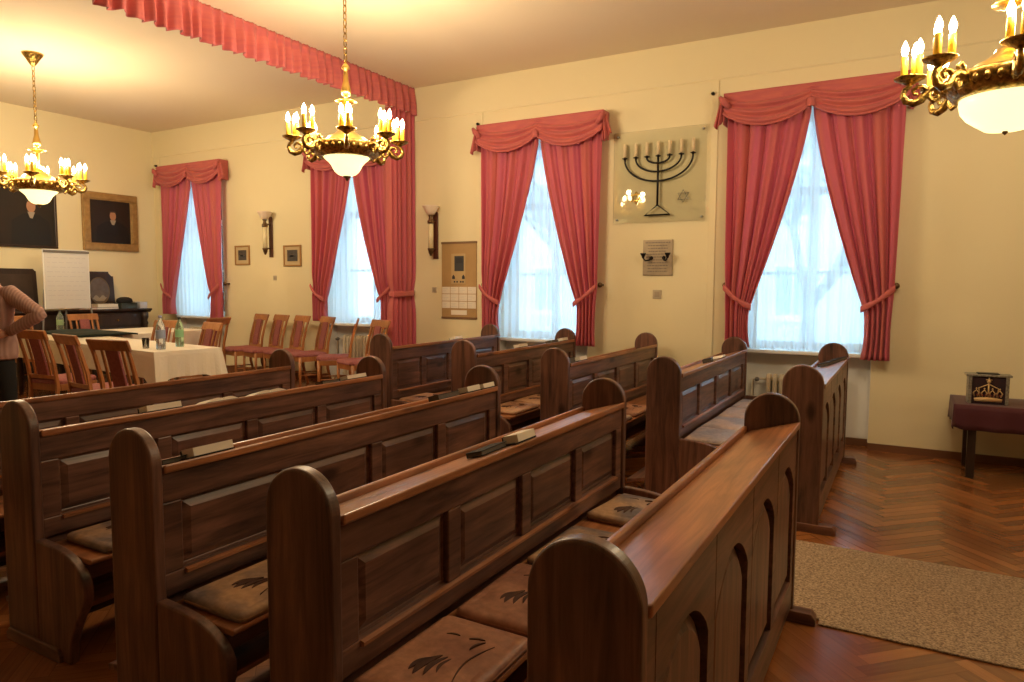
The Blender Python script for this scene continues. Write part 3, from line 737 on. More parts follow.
prayer_book('P3', 3.585, 'pale-edged book against the far post of the second pew', .078, 0, .13, .07, .032)
black_book('P3', 3.20, 'black book beside the pair of pale books on the second pew ledge', .05, .05, .22, .07, .028)
prayer_book('P4', 2.43, 'pale-edged book standing out on the foreground pew ledge', .078, 0, .15, .07, .036)
black_book('P4', 2.24, 'long black book left of the pale book on the foreground pew ledge', .04, .05, .20, .07, .02)
prayer_book('R1', 6.30, 'small pale book on the ledge beneath the calendar', .075, 0, .16, .07, .032)
prayer_book('R2', 5.95, 'small pale book on the ledge before the middle window, nearer the aisle', .078, 0, .17, .07, .036)
prayer_book('R2', 6.90, 'pale book near the wall end of the ledge before the middle window', .078, 0, .15, .07, .036)
black_book('R2', 6.70, 'black book near the wall end of the ledge before the middle window', .05, .05, .20, .07, .03)
prayer_book('R3', 5.30, 'pale book on the ledge below the plaque', .078, 0, .15, .07, .036)
black_book('R3', 5.14, 'short black book beside the pale one below the plaque', .05, 0, .12, .07, .045)
black_book('R4', 5.95, 'black book on the ledge of the pew left of the rightmost window', .04, .2, .22, .08, .03)
open_book('R4', 6.32, 'open white book on the ledge of the pew left of the rightmost window', .03, .1, .26)
black_book('B2', 6.40, 'black book lying slantwise on the ledge by the rightmost window', .03, -.35, .36, .09, .025)

# ------------------------------------------------------------------ carpet runner
bm = newbm(); prism(bm, [(-.92, 3.455), (-.298, 3.455), (-.298, 3.40), (2.6, 3.40), (2.6, 4.50), (-.92, 4.50)], 2, 0.001, .010)
tag(obj('carpet_runner', bm, CARPET, bevel=.004), 'beige speckled carpet runner along the aisle between the pew blocks', 'carpet')

# ------------------------------------------------------------------ velvet covered table with embroidered crown piece
t = thing('side_table', 'low dark table at the right wall under a burgundy velvet cloth', 'table', (.37, 6.70, 0))
bm = newbm(); box(bm, .02, 1.5, .02, .60, .56, .60); obj('tabletop', bm, DARKW, t, bevel=.004)
for x, y in ((.13, .07), (1.42, .07), (.13, .55), (1.42, .55)):
    bm = newbm(); prism(bm, [(x - .03, y - .03), (x + .03, y - .03), (x + .03, y + .03), (x - .03, y + .03)], 2, 0.003, .56); obj('leg', bm, DARKW, t, bevel=.006)
bm = newbm(); box(bm, .06, 1.46, .045, .065, .42, .56); obj('apron', bm, DARKW, t)
bm = newbm()
def cl(u, v):
    # u across x, v from back top over the front edge down
    x = -.005 + u * 1.53; s = v * (.62 + .20)
    if s < .62: return (x, .615 - s, .604)
    d = s - .62
    return (x, -.005 - .014 * math.sin(u * 40) * d / .2 - .003, .604 - d * (1 - .1 * (math.exp(-((u) / .03) ** 2))))
sheet(bm, cl, 70, 20)
sheet(bm, lambda u, v: (-.005 - .01 * math.sin(u * 14) * v, -.008 + u * .62, .604 - v * (.20 - .03 * math.sin(u * PI))), 16, 6)
c = obj('velvet_cloth', bm, VELV, loc=(.37, 6.70, 0), smooth=True, solid=.005); tag(c, 'burgundy velvet cloth draped over the low table at the right wall', 'cloth')
r = thing('embroidered_cover_box', 'upright velvet piece with an embroidered crown, standing on the low table', 'ceremonial cover', (.475, 6.83, .6085), .06)
bm = newbm(); box(bm, .0, .255, .0, .10, 0, .225); obj('body', bm, mat('black_red_velvet', (0.035, 0.006, 0.010), 0.8, vary=(0.012, 0.005, 0.01), scale=30), r, bevel=.006)
SILV = mat('silver_braid', (0.42, 0.40, 0.34), 0.4, 0.5, vary=(0.18, 0.16, 0.13), scale=60)
bm = newbm()
for a in ((-.012, .012), (.243, .267)): box(bm, a[0], a[1], -.012, .112, 0, .235)
box(bm, -.03, .285, -.014, .114, .225, .243); obj('silver_frame', bm, SILV, r, bevel=.003)
bm = newbm(); box(bm, .05, .20, .0, .09, .243, .252); obj('top_strip', bm, IRON, r, bevel=.002)
EMB = mat('gold_embroidery', (0.62, 0.42, 0.20), 0.5, 0.3)
bm = newbm(); yb = -.006
prism(bm, [(.035, .02), (.22, .02), (.225, .045), (.19, .053), (.1275, .058), (.065, .053), (.03, .045)], 1, yb, .001)
for x0 in (.045, .10, .155, .205):
    tube(bm, [(x0 - .012, -.004, .06), (x0 - .02, -.006, .09), (x0, -.008, .115), (x0 + .018, -.006, .09), (x0 + .008, -.004, .06)], .0055, 6)
    lathe(bm, [(.001, -.008), (.008, 0), (.001, .008)], (x0, -.007, .126), 8)
tube(bm, [(.07, -.005, .06), (.06, -.008, .13), (.1275, -.010, .165), (.195, -.008, .13), (.185, -.005, .06)], .005, 6)
tube(bm, [(.1275, -.005, .06), (.1275, -.009, .165)], .006, 6); lathe(bm, [(.001, -.02), (.017, 0), (.001, .02)], (.1275, -.009, .185), 10); tube(bm, [(.105, -.008, .20), (.15, -.008, .20)], .004, 6); tube(bm, [(.1275, -.008, .185), (.1275, -.008, .218)], .004, 6)
obj('crown_emblem', bm, EMB, r, smooth=True)
bm = newbm()
for q in range(9): lathe(bm, [(.001, -.007), (.007, 0), (.001, .007)], (.05 + q * .0195, -.008, .075 + .006 * math.sin(q * 2)), 8)
obj('bead_row', bm, mat('dark_red_beads', (0.20, 0.01, 0.01), 0.3), r, smooth=True)

# ------------------------------------------------------------------ wall ornaments on the window wall
YF = YW - .001
gp = thing('menorah_panel', 'clear square glass panel with a black seven-armed iron menorah on the wall', 'menorah', (-2.39, YF, 2.25))
bm = newbm(); box(bm, -.51, .51, -.024, -.018, 0, .985); obj('glass_plate', bm, PLATE, gp, bevel=.001)
for x in (-.47, .47):
    for z in (.04, .945):
        bm = newbm(); lathe(bm, [(.001, .03), (.010, .03), (.012, .024), (.012, 0), (.001, 0)], (x, 0, z), 10, rot=Matrix.Rotation(PI / 2, 4, 'X')); obj('standoff', bm, mat('steel', (.5, .5, .5), .3, 1), gp, smooth=True)
bm = newbm(); yy = -.045
tube(bm, [(0, yy, .18), (0, yy, .72)], .012, 8)
for R_, zc in ((.375, .66 - .0), (.25, .70), (.125, .72)):
    pts = []
    zb = {.375: .435, .25: .535, .125: .625}[R_]; top = .685
    for i in range(25):
        a = PI + PI * i / 24; pts.append((R_ * math.cos(a), yy, top + (top - zb) * math.sin(a)))
    tube(bm, pts, .0105, 8)
tube(bm, [(0, yy, .18), (-.14, yy, .075), (.14, yy, .075)], .011, 8, True)
obj('iron_menorah', bm, IRON, gp, smooth=True)
for i in range(7):
    x = (i - 3) * .125
    bm = newbm(); lathe(bm, [(.001, -.02), (.009, -.02), (.012, 0), (.030, .006), (.030, .012), (.012, .014), (.012, .024), (.001, .024)], (x, yy, .69), 14); cp = obj('candle_cup', bm, IRON, gp, smooth=True)
    bm = newbm(); lathe(bm, [(.001, 0), (.019, 0), (.019, .13), (.012, .14), (.001, .142)], (x, yy, .712), 12); obj('candle', bm, WAX, gp, smooth=True)
def star(bm, cx, cz, R_, y, r_):
    for o_ in (0, PI):
        tube(bm, [(cx + R_ * math.sin(o_ + a), y, cz + R_ * math.cos(o_ + a)) for a in (0, 2 * PI / 3, 4 * PI / 3)], r_, 6, True)
bm = newbm(); star(bm, -.245, .27, .065, -.03, .009); obj('star_of_david', bm, mat('bright_gold', (.9, .62, .1), .25, 1.0), gp)['label'] = 'gold star'
bm = newbm(); star(bm, .275, .26, .065, -.03, .007); obj('star_of_david', bm, mat('pewter', (.30, .27, .22), .4, .8), gp)['label'] = 'dull pewter star'

pq = thing('memorial_plaque', 'small engraved plaque with two dark candle arms below the menorah', 'plaque', (-2.385, YF, 1.675))
bm = newbm(); box(bm, -.165, .165, -.014, 0, 0, .385); obj('plate', bm, mat('plaque_metal', (.42, .33, .22), .45, .4, vary=(.30, .24, .17), scale=14), pq, bevel=.003)
bm = newbm(); rnd = random.Random(2)
for i in range(11):
    z = .35 - i * .031; w = rnd.uniform(.10, .14); x = -w
    while x < w: l = rnd.uniform(.010, .032); box(bm, x, min(x + l, w), -.0155, -.013, z, z + .010); x += l + .007
obj('engraved_lines', bm, mat('engraving', (.16, .12, .09), .6), pq)
for s in (-1, 1):
    bm = newbm(); x = s * .115
    tube(bm, [(x * .6, -.012, .19), (x * .7, -.05, .165), (x, -.085, .16), (x + s * .02, -.095, .19)], .008, 8)
    lathe(bm, [(.001, 0), (.012, 0), (.016, .02), (.030, .045), (.032, .055), (.026, .055), (.001, .03)], (x + s * .02, -.095, .185), 14); lathe(bm, [(.001, 0), (.022, 0), (.018, .008), (.001, .01)], (x * .6, -.012, .19), 12, rot=Matrix.Rotation(PI / 2, 4, 'X'))
    obj('candle_arm', bm, IRON, pq, smooth=True)
for x, z, s, lab in ((-2.385, 1.47, .048, 'square light switch below the plaque'), (-5.36, 1.50, .035, 'small square switch beside the calendar'), (-8.30, 1.66, .035, 'small switch between the two little pictures')):
    r = thing('wall_switch', lab, 'switch', (x, YF, z)); bm = newbm(); box(bm, -s, s, -.008, 0, -s, s); obj('plate', bm, SWITCH, r, bevel=.002)
    bm = newbm(); prism(bm, [(-.014, .6 * s), (-.008, .6 * s), (-.008, -.6 * s), (-.011, -.6 * s)], 0, -.55 * s, .55 * s); obj('rocker', bm, mat('switch_rocker', (.40, .33, .24), .5), r)

ca = thing('wall_calendar', 'tan wall calendar with dark picture and white day boxes', 'calendar', (-4.975, YF, 1.14))
bm = newbm(); box(bm, -.265, .265, -.010, -.002, 0, .965); obj('backing', bm, mat('tan_card', (.46, .29, .12), .7, vary=(.40, .25, .10), scale=6), ca)
bm = newbm(); box(bm, -.268, .268, -.016, 0, .945, .972); box(bm, -.268, .268, -.016, 0, -.004, .018); obj('rail', bm, mat('dark_tan_wood', (.20, .11, .05), .6), ca)
bm = newbm(); box(bm, -.115, .10, -.0125, -.0105, .44, .82); obj('poster_sheet', bm, mat('ochre_print', (.50, .36, .18), .7), ca)
bm = newbm(); box(bm, -.065, .075, -.0145, -.012, .60, .79); obj('picture', bm, mat('dark_print', (.035, .035, .04), .5), ca)
bm = newbm(); box(bm, -.04, .06, -.016, -.014, .70, .765); prism(bm, [(-.10, .50), (-.06, .50), (-.06, .53), (-.08, .555), (-.10, .53)], 1, -.016, -.012); prism(bm, [(.05, .50), (.09, .50), (.09, .53), (.07, .555), (.05, .53)], 1, -.016, -.012)
for x in (-.075, -.035, .02, .055): box(bm, x, x + .02, -.016, -.012, .455, .475)
obj('printed_motif', bm, INK, ca)
bm = newbm()
for j in range(3):
    for i in range(4): box(bm, -.258 + i * .131, -.258 + i * .131 + .122, -.0125, -.0095, .315 - j * .093, .40 - j * .093)
box(bm, -.12, .12, -.0125, -.0095, .045, .105)
dk = obj('day_boxes', bm, PAPER, ca)
bm = newbm()
for j in range(3):
    for i in range(4):
        for q in range(3): box(bm, -.25 + i * .131, -.25 + i * .131 + random.uniform(.05, .10), -.0132, -.0122, .335 - j * .093 + q * .02, .338 - j * .093 + q * .02)
obj('day_writing', bm, INKG, dk)

def sconce(x, z, lab):
    r = thing('wall_lamp', lab, 'wall lamp', (x, YF, z), 0, 'tube wall lamps')
    bm = newbm(); prism(bm, [(-.035, 0), (.035, 0), (.035, .57), (.02, .60), (-.02, .60), (-.035, .57)], 1, -.02, 0); obj('back_plate', bm, mat('dark_brown_lacquer', (.10, .035, .02), .35), r, bevel=.004)
    bm = newbm(); y = -.12
    for zz in (.12, .48): tube(bm, [(0, -.015, zz), (0, -.06, zz + .01), (0, y, zz)], .009, 8)
    lathe(bm, [(.001, .03), (.012, .035), (.018, .05), (.03, .075), (.034, .10), (.042, .115), (.042, .13), (.001, .13)], (0, y, 0), 18)
    obj('lower_mount', bm, BRONZE, r, smooth=True); bm = newbm(); lathe(bm, [(.001, .44), (.042, .44), (.044, .475), (.030, .49), (.022, .52), (.035, .55), (.001, .55)], (0, y, 0), 18); obj('brass_mount', bm, BRONZE, r, smooth=True)
    bm = newbm(); lathe(bm, [(.001, .13), (.034, .13), (.034, .44), (.001, .44)], (0, y, 0), 18); obj('opal_tube', bm, mat('opal_tube_glass', (.75, .66, .42), .25), r, smooth=True)
    bm = newbm(); lathe(bm, [(.02, .55), (.05, .56), (.075, .60), (.105, .655), (.11, .665), (.098, .66), (.068, .61), (.04, .575), (.02, .57)], (0, y, 0), 24); obj('glass_shade', bm, mat('frosted_glass', (.80, .66, .52), .3), r, smooth=True)
sconce(-8.36, 1.97, 'tall tube wall lamp between the two small framed pictures')
sconce(-5.33, 1.90, 'tall tube wall lamp between the stage curtain and the calendar')

def small_pic(x, z, w, h, lab, seed):
    r = thing('framed_picture', lab, 'picture', (x, YF, z)); f = .022
    bm = newbm()
    box(bm, -w, w, -.02, 0, 0, f); box(bm, -w, w, -.02, 0, h - f, h); box(bm, -w, -w + f, -.02, 0, f, h - f); box(bm, w - f, w, -.02, 0, f, h - f); obj('frame', bm, THINF, r, bevel=.003)
    bm = newbm(); box(bm, -w + f, w - f, -.008, -.001, f, h - f); obj('mat_board', bm, mat('cream_board', (.55, .42, .24), .8), r)
    bm = newbm(); box(bm, -w + .075, w - .075, -.011, -.007, .075, h - .07); p = obj('photograph', bm, mat('dark_photo', (.05, .045, .045), .4, vary=(.09, .08, .08), scale=20), r)
    bm = newbm(); rnd = random.Random(seed)
    for i in range(5): leaf(bm, 0, 0, rnd.uniform(-.3, .3), .05, .008, 0)
    bmesh.ops.transform(bm, matrix=Matrix.Rotation(PI / 2, 4, 'X'), verts=bm.verts); 
    k = 0
    for v in bm.verts: v.co.x += -.05 + .1 * ((v.index if v.index >= 0 else 0) % 5) / 5
    bmesh.ops.transform(bm, matrix=T(0, -.012, h * .47), verts=bm.verts); obj('pale_shapes', bm, mat('photo_light', (.42, .40, .36), .5), p)
small_pic(-9.00, 1.86, .165, .30, 'small framed photograph left of the far tube wall lamp', 1)
small_pic(-7.92, 1.83, .18, .31, 'small framed photograph right of the far tube wall lamp', 2)

# ------------------------------------------------------------------ portraits on the left wall (local x = world y)
def portrait(y0, y1, z0, z1, lab, frame, m_, fw, face, facez, fs):
    r = thing('portrait_painting', lab, 'painting', (XL + .001, (y0 + y1) / 2, z0)); w = (y1 - y0) / 2; h = z1 - z0
    bm = newbm()
    for (a, b, c, d) in ((-w, w, 0, fw), (-w, w, h - fw, h), (-w, -w + fw, fw, h - fw), (w - fw, w, fw, h - fw)):
        box(bm, 0, .045, a, b, c, d)
        if fw > .05: 
            i0, i1 = (a + .02 if c in (fw,) else a), b
            box(bm, .045, .06, a + .015, b - .015, c + .02, d - .02)
    obj('frame', bm, m_, r, bevel=.008)
    bm = newbm(); box(bm, 0.002, .022, -w + fw, w - fw, fw, h - fw); cv = obj('canvas', bm, PIC, r)
    bm = newbm(); N_ = 18; prism(bm, [(face + fs * .72 * math.cos(2 * PI * i / N_), facez + fs * math.sin(2 * PI * i / N_) * (1 if math.sin(2 * PI * i / N_) > 0 else 1.1)) for i in range(N_)], 0, .021, .0235); obj('painted_face', bm, FLESH, cv)
    bm = newbm(); prism(bm, [(face - .05, facez - fs * 1.0), (face + .05, facez - fs * 1.0), (face + .015, facez - fs * 2.1), (face - .02, facez - fs * 2.0)], 0, .0215, .024); obj('painted_collar', bm, mat('painted_white', (.35, .30, .25), .6), cv)
    bm = newbm(); prism(bm, [(face - .28, fw + .001), (face + .26, fw + .001), (face + .24, facez - fs * 2.6), (face + .10, facez - fs * 1.35), (face - .11, facez - fs * 1.35), (face - .26, facez - fs * 2.6)], 0, .021, .0222); obj('painted_coat', bm, mat('painted_coat_black', (.006, .007, .009), .5), cv)
    bm = newbm(); prism(bm, [(face + fs * .78 * math.cos(PI * i / 10), facez + fs * .72 + fs * .42 * math.sin(PI * i / 10)) for i in range(11)], 0, .0222, .0238); obj('painted_hair', bm, mat('painted_hair', (.05, .04, .035), .5), cv)
portrait(4.55, 5.84, 2.08, 3.02, 'large dark portrait painting at the left edge in a black frame', 0, DARKW, .035, .30, .60, .085)
portrait(6.215, 7.10, 2.085, 2.995, 'portrait of a dark-clothed figure in a wide gilt frame near the corner', 0, GOLDF, .12, .04, .56, .07)

# ------------------------------------------------------------------ sideboard with the things on it
sb = thing('sideboard', 'long dark wooden sideboard along the far left wall', 'sideboard', (XL + .02, 4.3, STZ))
bm = newbm(); box(bm, 0, .42, 0, 2.65, .10, .93); obj('body', bm, DARKW, sb, bevel=.005)
bm = newbm(); prism(bm, [(0, .93), (.43, .93), (.46, .955), (.48, .965), (.48, .99), (0, .99)], 1, -.04, 2.70); obj('top', bm, DARKW, sb, bevel=.004)
bm = newbm(); box(bm, 0, .44, -.02, 2.67, 0, .10); obj('plinth', bm, DARKW, sb)
for y in (.07, 2.58):
    bm = newbm(); lathe(bm, [(.04, .10), (.045, .14), (.03, .17), (.045, .22), (.055, .45), (.04, .72), (.05, .76), (.035, .80), (.055, .85), (.055, .93)], (.46, y, 0), 18); obj('turned_column', bm, DARKW, sb, smooth=True)
for i in range(3):
    ya = .13 + i * .81
    bm = newbm(); box(bm, .42, .437, ya, ya + .78, .14, .70); box(bm, .437, .45, ya + .08, ya + .70, .22, .62); d = obj('door', bm, DARKW, sb, bevel=.006)
    bm = newbm(); lathe(bm, [(.001, .0), (.006, 0), (.006, .02), (.014, .03), (.001, .04)], (.437, ya + .74, .45), 10, rot=Matrix.Rotation(PI / 2, 4, 'Y')); obj('knob', bm, BRASSP, d, smooth=True)
    bm = newbm(); box(bm, .42, .437, ya, ya + .78, .73, .90); d = obj('drawer', bm, DARKW, sb, bevel=.006)
    bm = newbm(); lathe(bm, [(.001, .0), (.006, 0), (.006, .02), (.014, .03), (.001, .04)], (.437, ya + .39, .815), 10, rot=Matrix.Rotation(PI / 2, 4, 'Y')); obj('knob', bm, BRASSP, d, smooth=True)
ZS = STZ + .991
def lean_picture(y0, y1, h, lab, notch):
    r = thing('standing_frame', lab, 'framed picture', (XL + .14, y0, ZS)); r.rotation_euler = (0, -.08, 0); w = y1 - y0
    pts = [(0, 0), (w, 0), (w, h - notch), (w - notch * .4, h - notch), (w - notch, h - notch * .3), (w - notch, h), (notch, h), (notch, h - notch * .3), (notch * .4, h - notch), (0, h - notch)]
    bm = newbm(); prism(bm, pts, 0, 0, .03); obj('frame', bm, DARKW, r, bevel=.005)
    return r, w
r, w = lean_picture(6.12, 6.60, .58, 'dark arched standing frame with an oval picture on the sideboard', .07)
bm = newbm(); N_ = 28; prism(bm, [(w / 2 + .15 * math.cos(2 * PI * i / N_), .28 + .20 * math.sin(2 * PI * i / N_)) for i in range(N_)], 0, .028, .034); ov = obj('oval_picture', bm, mat('sepia_print', (.10, .075, .055), .4, vary=(.17, .13, .10), scale=14), r)
bm = newbm(); tube(bm, [(.034, w / 2 + .155 * math.cos(2 * PI * i / N_), .28 + .205 * math.sin(2 * PI * i / N_)) for i in range(N_)], .008, 6, True); obj('oval_rim', bm, mat('dull_gilt', (.22, .15, .07), .4, .6), ov, smooth=True)
bm = newbm(); prism(bm, [(w / 2 - .11 + .02 * i, .16 + .05 * abs(math.sin(i * .6))) for i in range(12)] + [(w / 2 + .06, .12), (w / 2 - .06, .12)], 0, .033, .036); obj('pale_shape', bm, mat('sepia_light', (.34, .29, .21), .5), ov)
r, w = lean_picture(4.72, 5.47, .60, 'large dark standing picture at the left end of the sideboard', .03)
bm = newbm(); box(bm, .028, .032, .06, w - .06, .06, .52); obj('picture', bm, mat('brown_print', (.035, .022, .015), .4, vary=(.06, .035, .025), scale=6), r)
def flat_book(y, x, w, d, h, col, nm, lab, z=0, cat='book', pages=True):
    r = thing(nm, lab, cat, (XL + x, y, ZS + z))
    if pages:
        bm = newbm(); box(bm, 0, d, 0, w, 0, .004); box(bm, 0, d, 0, w, h - .004, h); box(bm, 0, .004, 0, w, 0, h); obj('cover', bm, mat(nm + '_cover_' + str(int(y * 100)), col, .6), r)
        bm = newbm(); box(bm, .004, d - .004, .004, w - .004, .004, h - .004); obj('pages', bm, PAPER, r)
    else:
        bm = newbm(); box(bm, 0, d, 0, w, 0, h); obj('body', bm, mat(nm + '_' + str(int(y * 100)), col, .6), r, bevel=.004)
        bm = newbm(); box(bm, -.002, d + .002, -.002, w + .002, h - .02, h + .003); obj('lid', bm, mat(nm + '_lid_' + str(int(y * 100)), col, .5), r, bevel=.002)
flat_book(6.14, .25, .34, .2, .03, (.10, .10, .12), 'book', 'dark bound book at the bottom of the pile on the sideboard')
flat_book(6.16, .25, .32, .19, .05, (.62, .58, .5), 'book', 'thick white book on top of the pile on the sideboard', .0305)
flat_book(5.88, .27, .26, .18, .035, (.45, .07, .03), 'book', 'red book on the sideboard beside the flip chart')
flat_book(6.53, .24, .26, .2, .09, (.05, .06, .05), 'storage_box', 'dark green-grey box on the sideboard right of the white book', 0, 'box', False)
flat_book(6.85, .26, .12, .16, .10, (.55, .56, .62), 'storage_box', 'small pale box at the right end of the sideboard', 0, 'box', False)
bm = newbm(); lathe(bm, [(.001, 0), (.10, 0), (.115, .02), (.105, .06), (.06, .085), (.001, .09)], (0, 0, 0), 20); bmesh.ops.scale(bm, vec=(.8, 1.1, 1), verts=bm.verts)
hb = obj('felt_hat', bm, COVER, loc=(XL + .34, 6.64, ZS + .094), smooth=True); tag(hb, 'black hat lying on the dark box on the sideboard', 'hat')
bm = newbm(); lathe(bm, [(.10, .012), (.15, .006), (.155, .010), (.10, .018)], (0, 0, 0), 20); obj('brim', bm, COVER, hb, smooth=True)

# flip chart
fc = thing('flip_chart', 'white flip chart easel before the sideboard', 'flip chart', (XL + .68, 5.60, STZ), 0)
bm = newbm(); box(bm, -.012, .010, -.315, .315, 1.02, 1.86); obj('board', bm, WHITE, fc, bevel=.004)
bm = newbm(); box(bm, .011, .018, -.30, .30, 1.03, 1.82); pp = obj('paper_pad', bm, mat('chart_paper', (.62, .61, .60), .8), fc)
bm = newbm(); rnd = random.Random(11)
for i in range(10):
    z = 1.74 - i * .066; y = -.27
    while y < .22: l = rnd.uniform(.03, .10); box(bm, .0175, .0190, y, min(y + l, .26), z, z + .006); y += l + .025
obj('handwriting', bm, INKG, pp)
bm = newbm(); box(bm, .008, .03, -.31, .31, 1.815, 1.85); obj('clamp_bar', bm, GREY, fc)
for p in ((.06, -.30, .12, -.42), (.06, .30, .12, .42)):
    bm = newbm(); tube(bm, [(-.02, p[1], 1.3), (.05, p[3], 0.002)], .013, 8); obj('leg', bm, GREY, fc, smooth=True)
bm = newbm(); tube(bm, [(-.03, 0, 1.5), (-.10, 0, 0.002)], .013, 8); obj('leg', bm, GREY, fc, smooth=True)

# ------------------------------------------------------------------ meeting tables under white cloths
def covered_table(name_lab, cloth_lab, x, y, rz, lx, ly, drop, seed):
    t = thing('meeting_table', name_lab, 'table', (x, y, STZ), rz)
    bm = newbm(); box(bm, 0, lx, 0, ly, .70, .735); obj('tabletop', bm, DARKW, t, bevel=.003)
    bm = newbm(); box(bm, .06, lx - .06, .06, .08, .60, .70); box(bm, .06, lx - .06, ly - .08, ly - .06, .60, .70); obj('apron', bm, DARKW, t)
    for a in (.10, lx - .10):
        for b in (.09, ly - .09):
            bm = newbm(); lathe(bm, [(.001, 0.002), (.025, .002), (.03, .08), (.04, .30), (.03, .45), (.05, .50), (.03, .54), (.045, .58), (.045, .70), (.001, .70)], (a, b, 0), 14); obj('leg', bm, DARKW, t, smooth=True)
    bm = newbm(); e = .012; z = .7415
    # drape: ring offsets around the rectangle
    nx, ny = 40, 16; per = []
    for i in range(nx): per.append((-e + (lx + 2 * e) * i / nx, -e, 0, -1))
    for i in range(ny): per.append((lx + e, -e + (ly + 2 * e) * i / ny, 1, 0))
    for i in range(nx): per.append((lx + e - (lx + 2 * e) * i / nx, ly + e, 0, 1))
    for i in range(ny): per.append((-e, ly + e - (ly + 2 * e) * i / ny, -1, 0))
    rings = []; rnd = random.Random(seed)
    K = 7
    corners = [(-e, -e), (lx + e, -e), (lx + e, ly + e), (-e, ly + e)]
    for k in range(K + 1):
        d = k / K; rg = []
        for q, (px, py, nx_, ny_) in enumerate(per):
            dc = min(math.hypot(px - a, py - b) for a, b in corners); ck = math.exp(-(dc / .09) ** 2)
            fl = .010 * math.sin(q * 1.7 + seed) * d + .045 * ck * d
            sx = 1 if px > lx / 2 else -1; sy = 1 if py > ly / 2 else -1
            ox = nx_ * (.004 + fl) + sx * ck * .022 * d; oy = ny_ * (.004 + fl) + sy * ck * .022 * d
            rg.append(bm.verts.new((px + (ox if k else 0), py + (oy if k else 0), z - d * drop * (1 + .55 * ck) - (0 if k else 0))))
        rings.append(rg)
    n = len(per)
    for A, B in zip(rings, rings[1:]):
        for q in range(n): bm.faces.new((A[q], A[(q + 1) % n], B[(q + 1) % n], B[q]))
    bm.faces.new(rings[0])
    c = obj('tablecloth', bm, LINEN, loc=(x, y, STZ), rot=(0, 0, rz), solid=.004); tag(c, cloth_lab, 'tablecloth')
covered_table('long dark-legged table nearest the pews on the platform', 'cream tablecloth hanging over the long table nearest the pews', -9.69, 4.437, math.radians(-6.8), 3.62, .65, .25, 1)
covered_table('wide dark table at the far end before the sideboard', 'cream tablecloth on the far table before the sideboard', -9.74, 5.20, math.radians(0), 1.20, 1.25, .25, 2)

TZ = STZ + .7445
def bottle(x, y, lab, h, r_, tint, liquid, labcol, cap):
    b = thing('drink_bottle', lab, 'bottle', (x, y, TZ))
    bm = newbm(); lathe(bm, [(.001, 0), (r_ * .9, 0), (r_, .012), (r_, h * .30), (r_ * .93, h * .36), (r_, h * .42), (r_, h * .62), (r_ * .8, h * .74), (r_ * .4, h * .86), (.013, h * .9), (.013, h * .95), (.001, h * .95)], (0, 0, 0), 20)
    obj('body', bm, mat('pet_' + lab[:12], tint, .08, trans=.85), b, smooth=True)
    bm = newbm(); lathe(bm, [(r_ + .0008, h * .33), (r_ + .0012, h * .34), (r_ + .0012, h * .56), (r_ + .0008, h * .57)], (0, 0, 0), 20); obj('paper_label', bm, mat('label_' + lab[:12], labcol, .5), b, smooth=True)
    bm = newbm(); lathe(bm, [(.001, h * .93), (.016, h * .93), (.016, h), (.001, h)], (0, 0, 0), 14); obj('cap', bm, mat('cap_' + lab[:12], cap, .4), b, smooth=True)
bottle(-6.28, 4.20, 'tall clear bottle with blue and white label near the table corner', .33, .043, (.75, .82, .88), 0, (.30, .36, .50), (.25, .3, .55))
bottle(-6.42, 4.50, 'clear bottle with black cap and green foot near the table end', .30, .040, (.55, .80, .60), 0, (.25, .50, .28), (.02, .02, .02))
bottle(-9.60, 5.02, 'green-labelled bottle on the far table beside the flip chart', .29, .042, (.60, .75, .66), 0, (.30, .42, .22), (.02, .02, .03))
# glasses
def glass(x, y, lab):
    g = thing('drinking_glass', lab, 'glass', (x, y, TZ), group='empty tumblers')
    bm = newbm(); lathe(bm, [(.001, 0), (.028, 0), (.034, .09), (.032, .09), (.027, .006), (.001, .006)], (0, 0, 0), 18); obj('tumbler', bm, mat('tumbler_glass', (.95, .95, .95), .03, trans=1), g, smooth=True)
    bm = newbm(); lathe(bm, [(.001, .0062), (.026, .0062), (.028, .03), (.001, .03)], (0, 0, 0), 18); obj('water', bm, mat('water', (.9, .95, 1), .03, trans=1), g, smooth=True)
glass(-6.52, 4.20, 'low drinking glass left of the tall blue-labelled bottle'); glass(-6.68, 4.30, 'low drinking glass farther left of the blue-labelled bottle')
# dark folded cloth lying over the table
bm = newbm()
def dk(u, v): return (-.55 + 1.10 * u, -.33 + .66 * v, .020 + .008 * math.sin(u * 9 + v * 3) * math.sin(v * PI) - .013 * (abs(v - .5) * 2) ** 6)
sheet(bm, dk, 30, 12)
tag(obj('folded_cloth', bm, CLOTH_BK, loc=(-8.95, 5.02, TZ + .006), rot=(0, 0, -.10), smooth=True, solid=.02), 'very dark green cloth laid across the white tables', 'cloth')

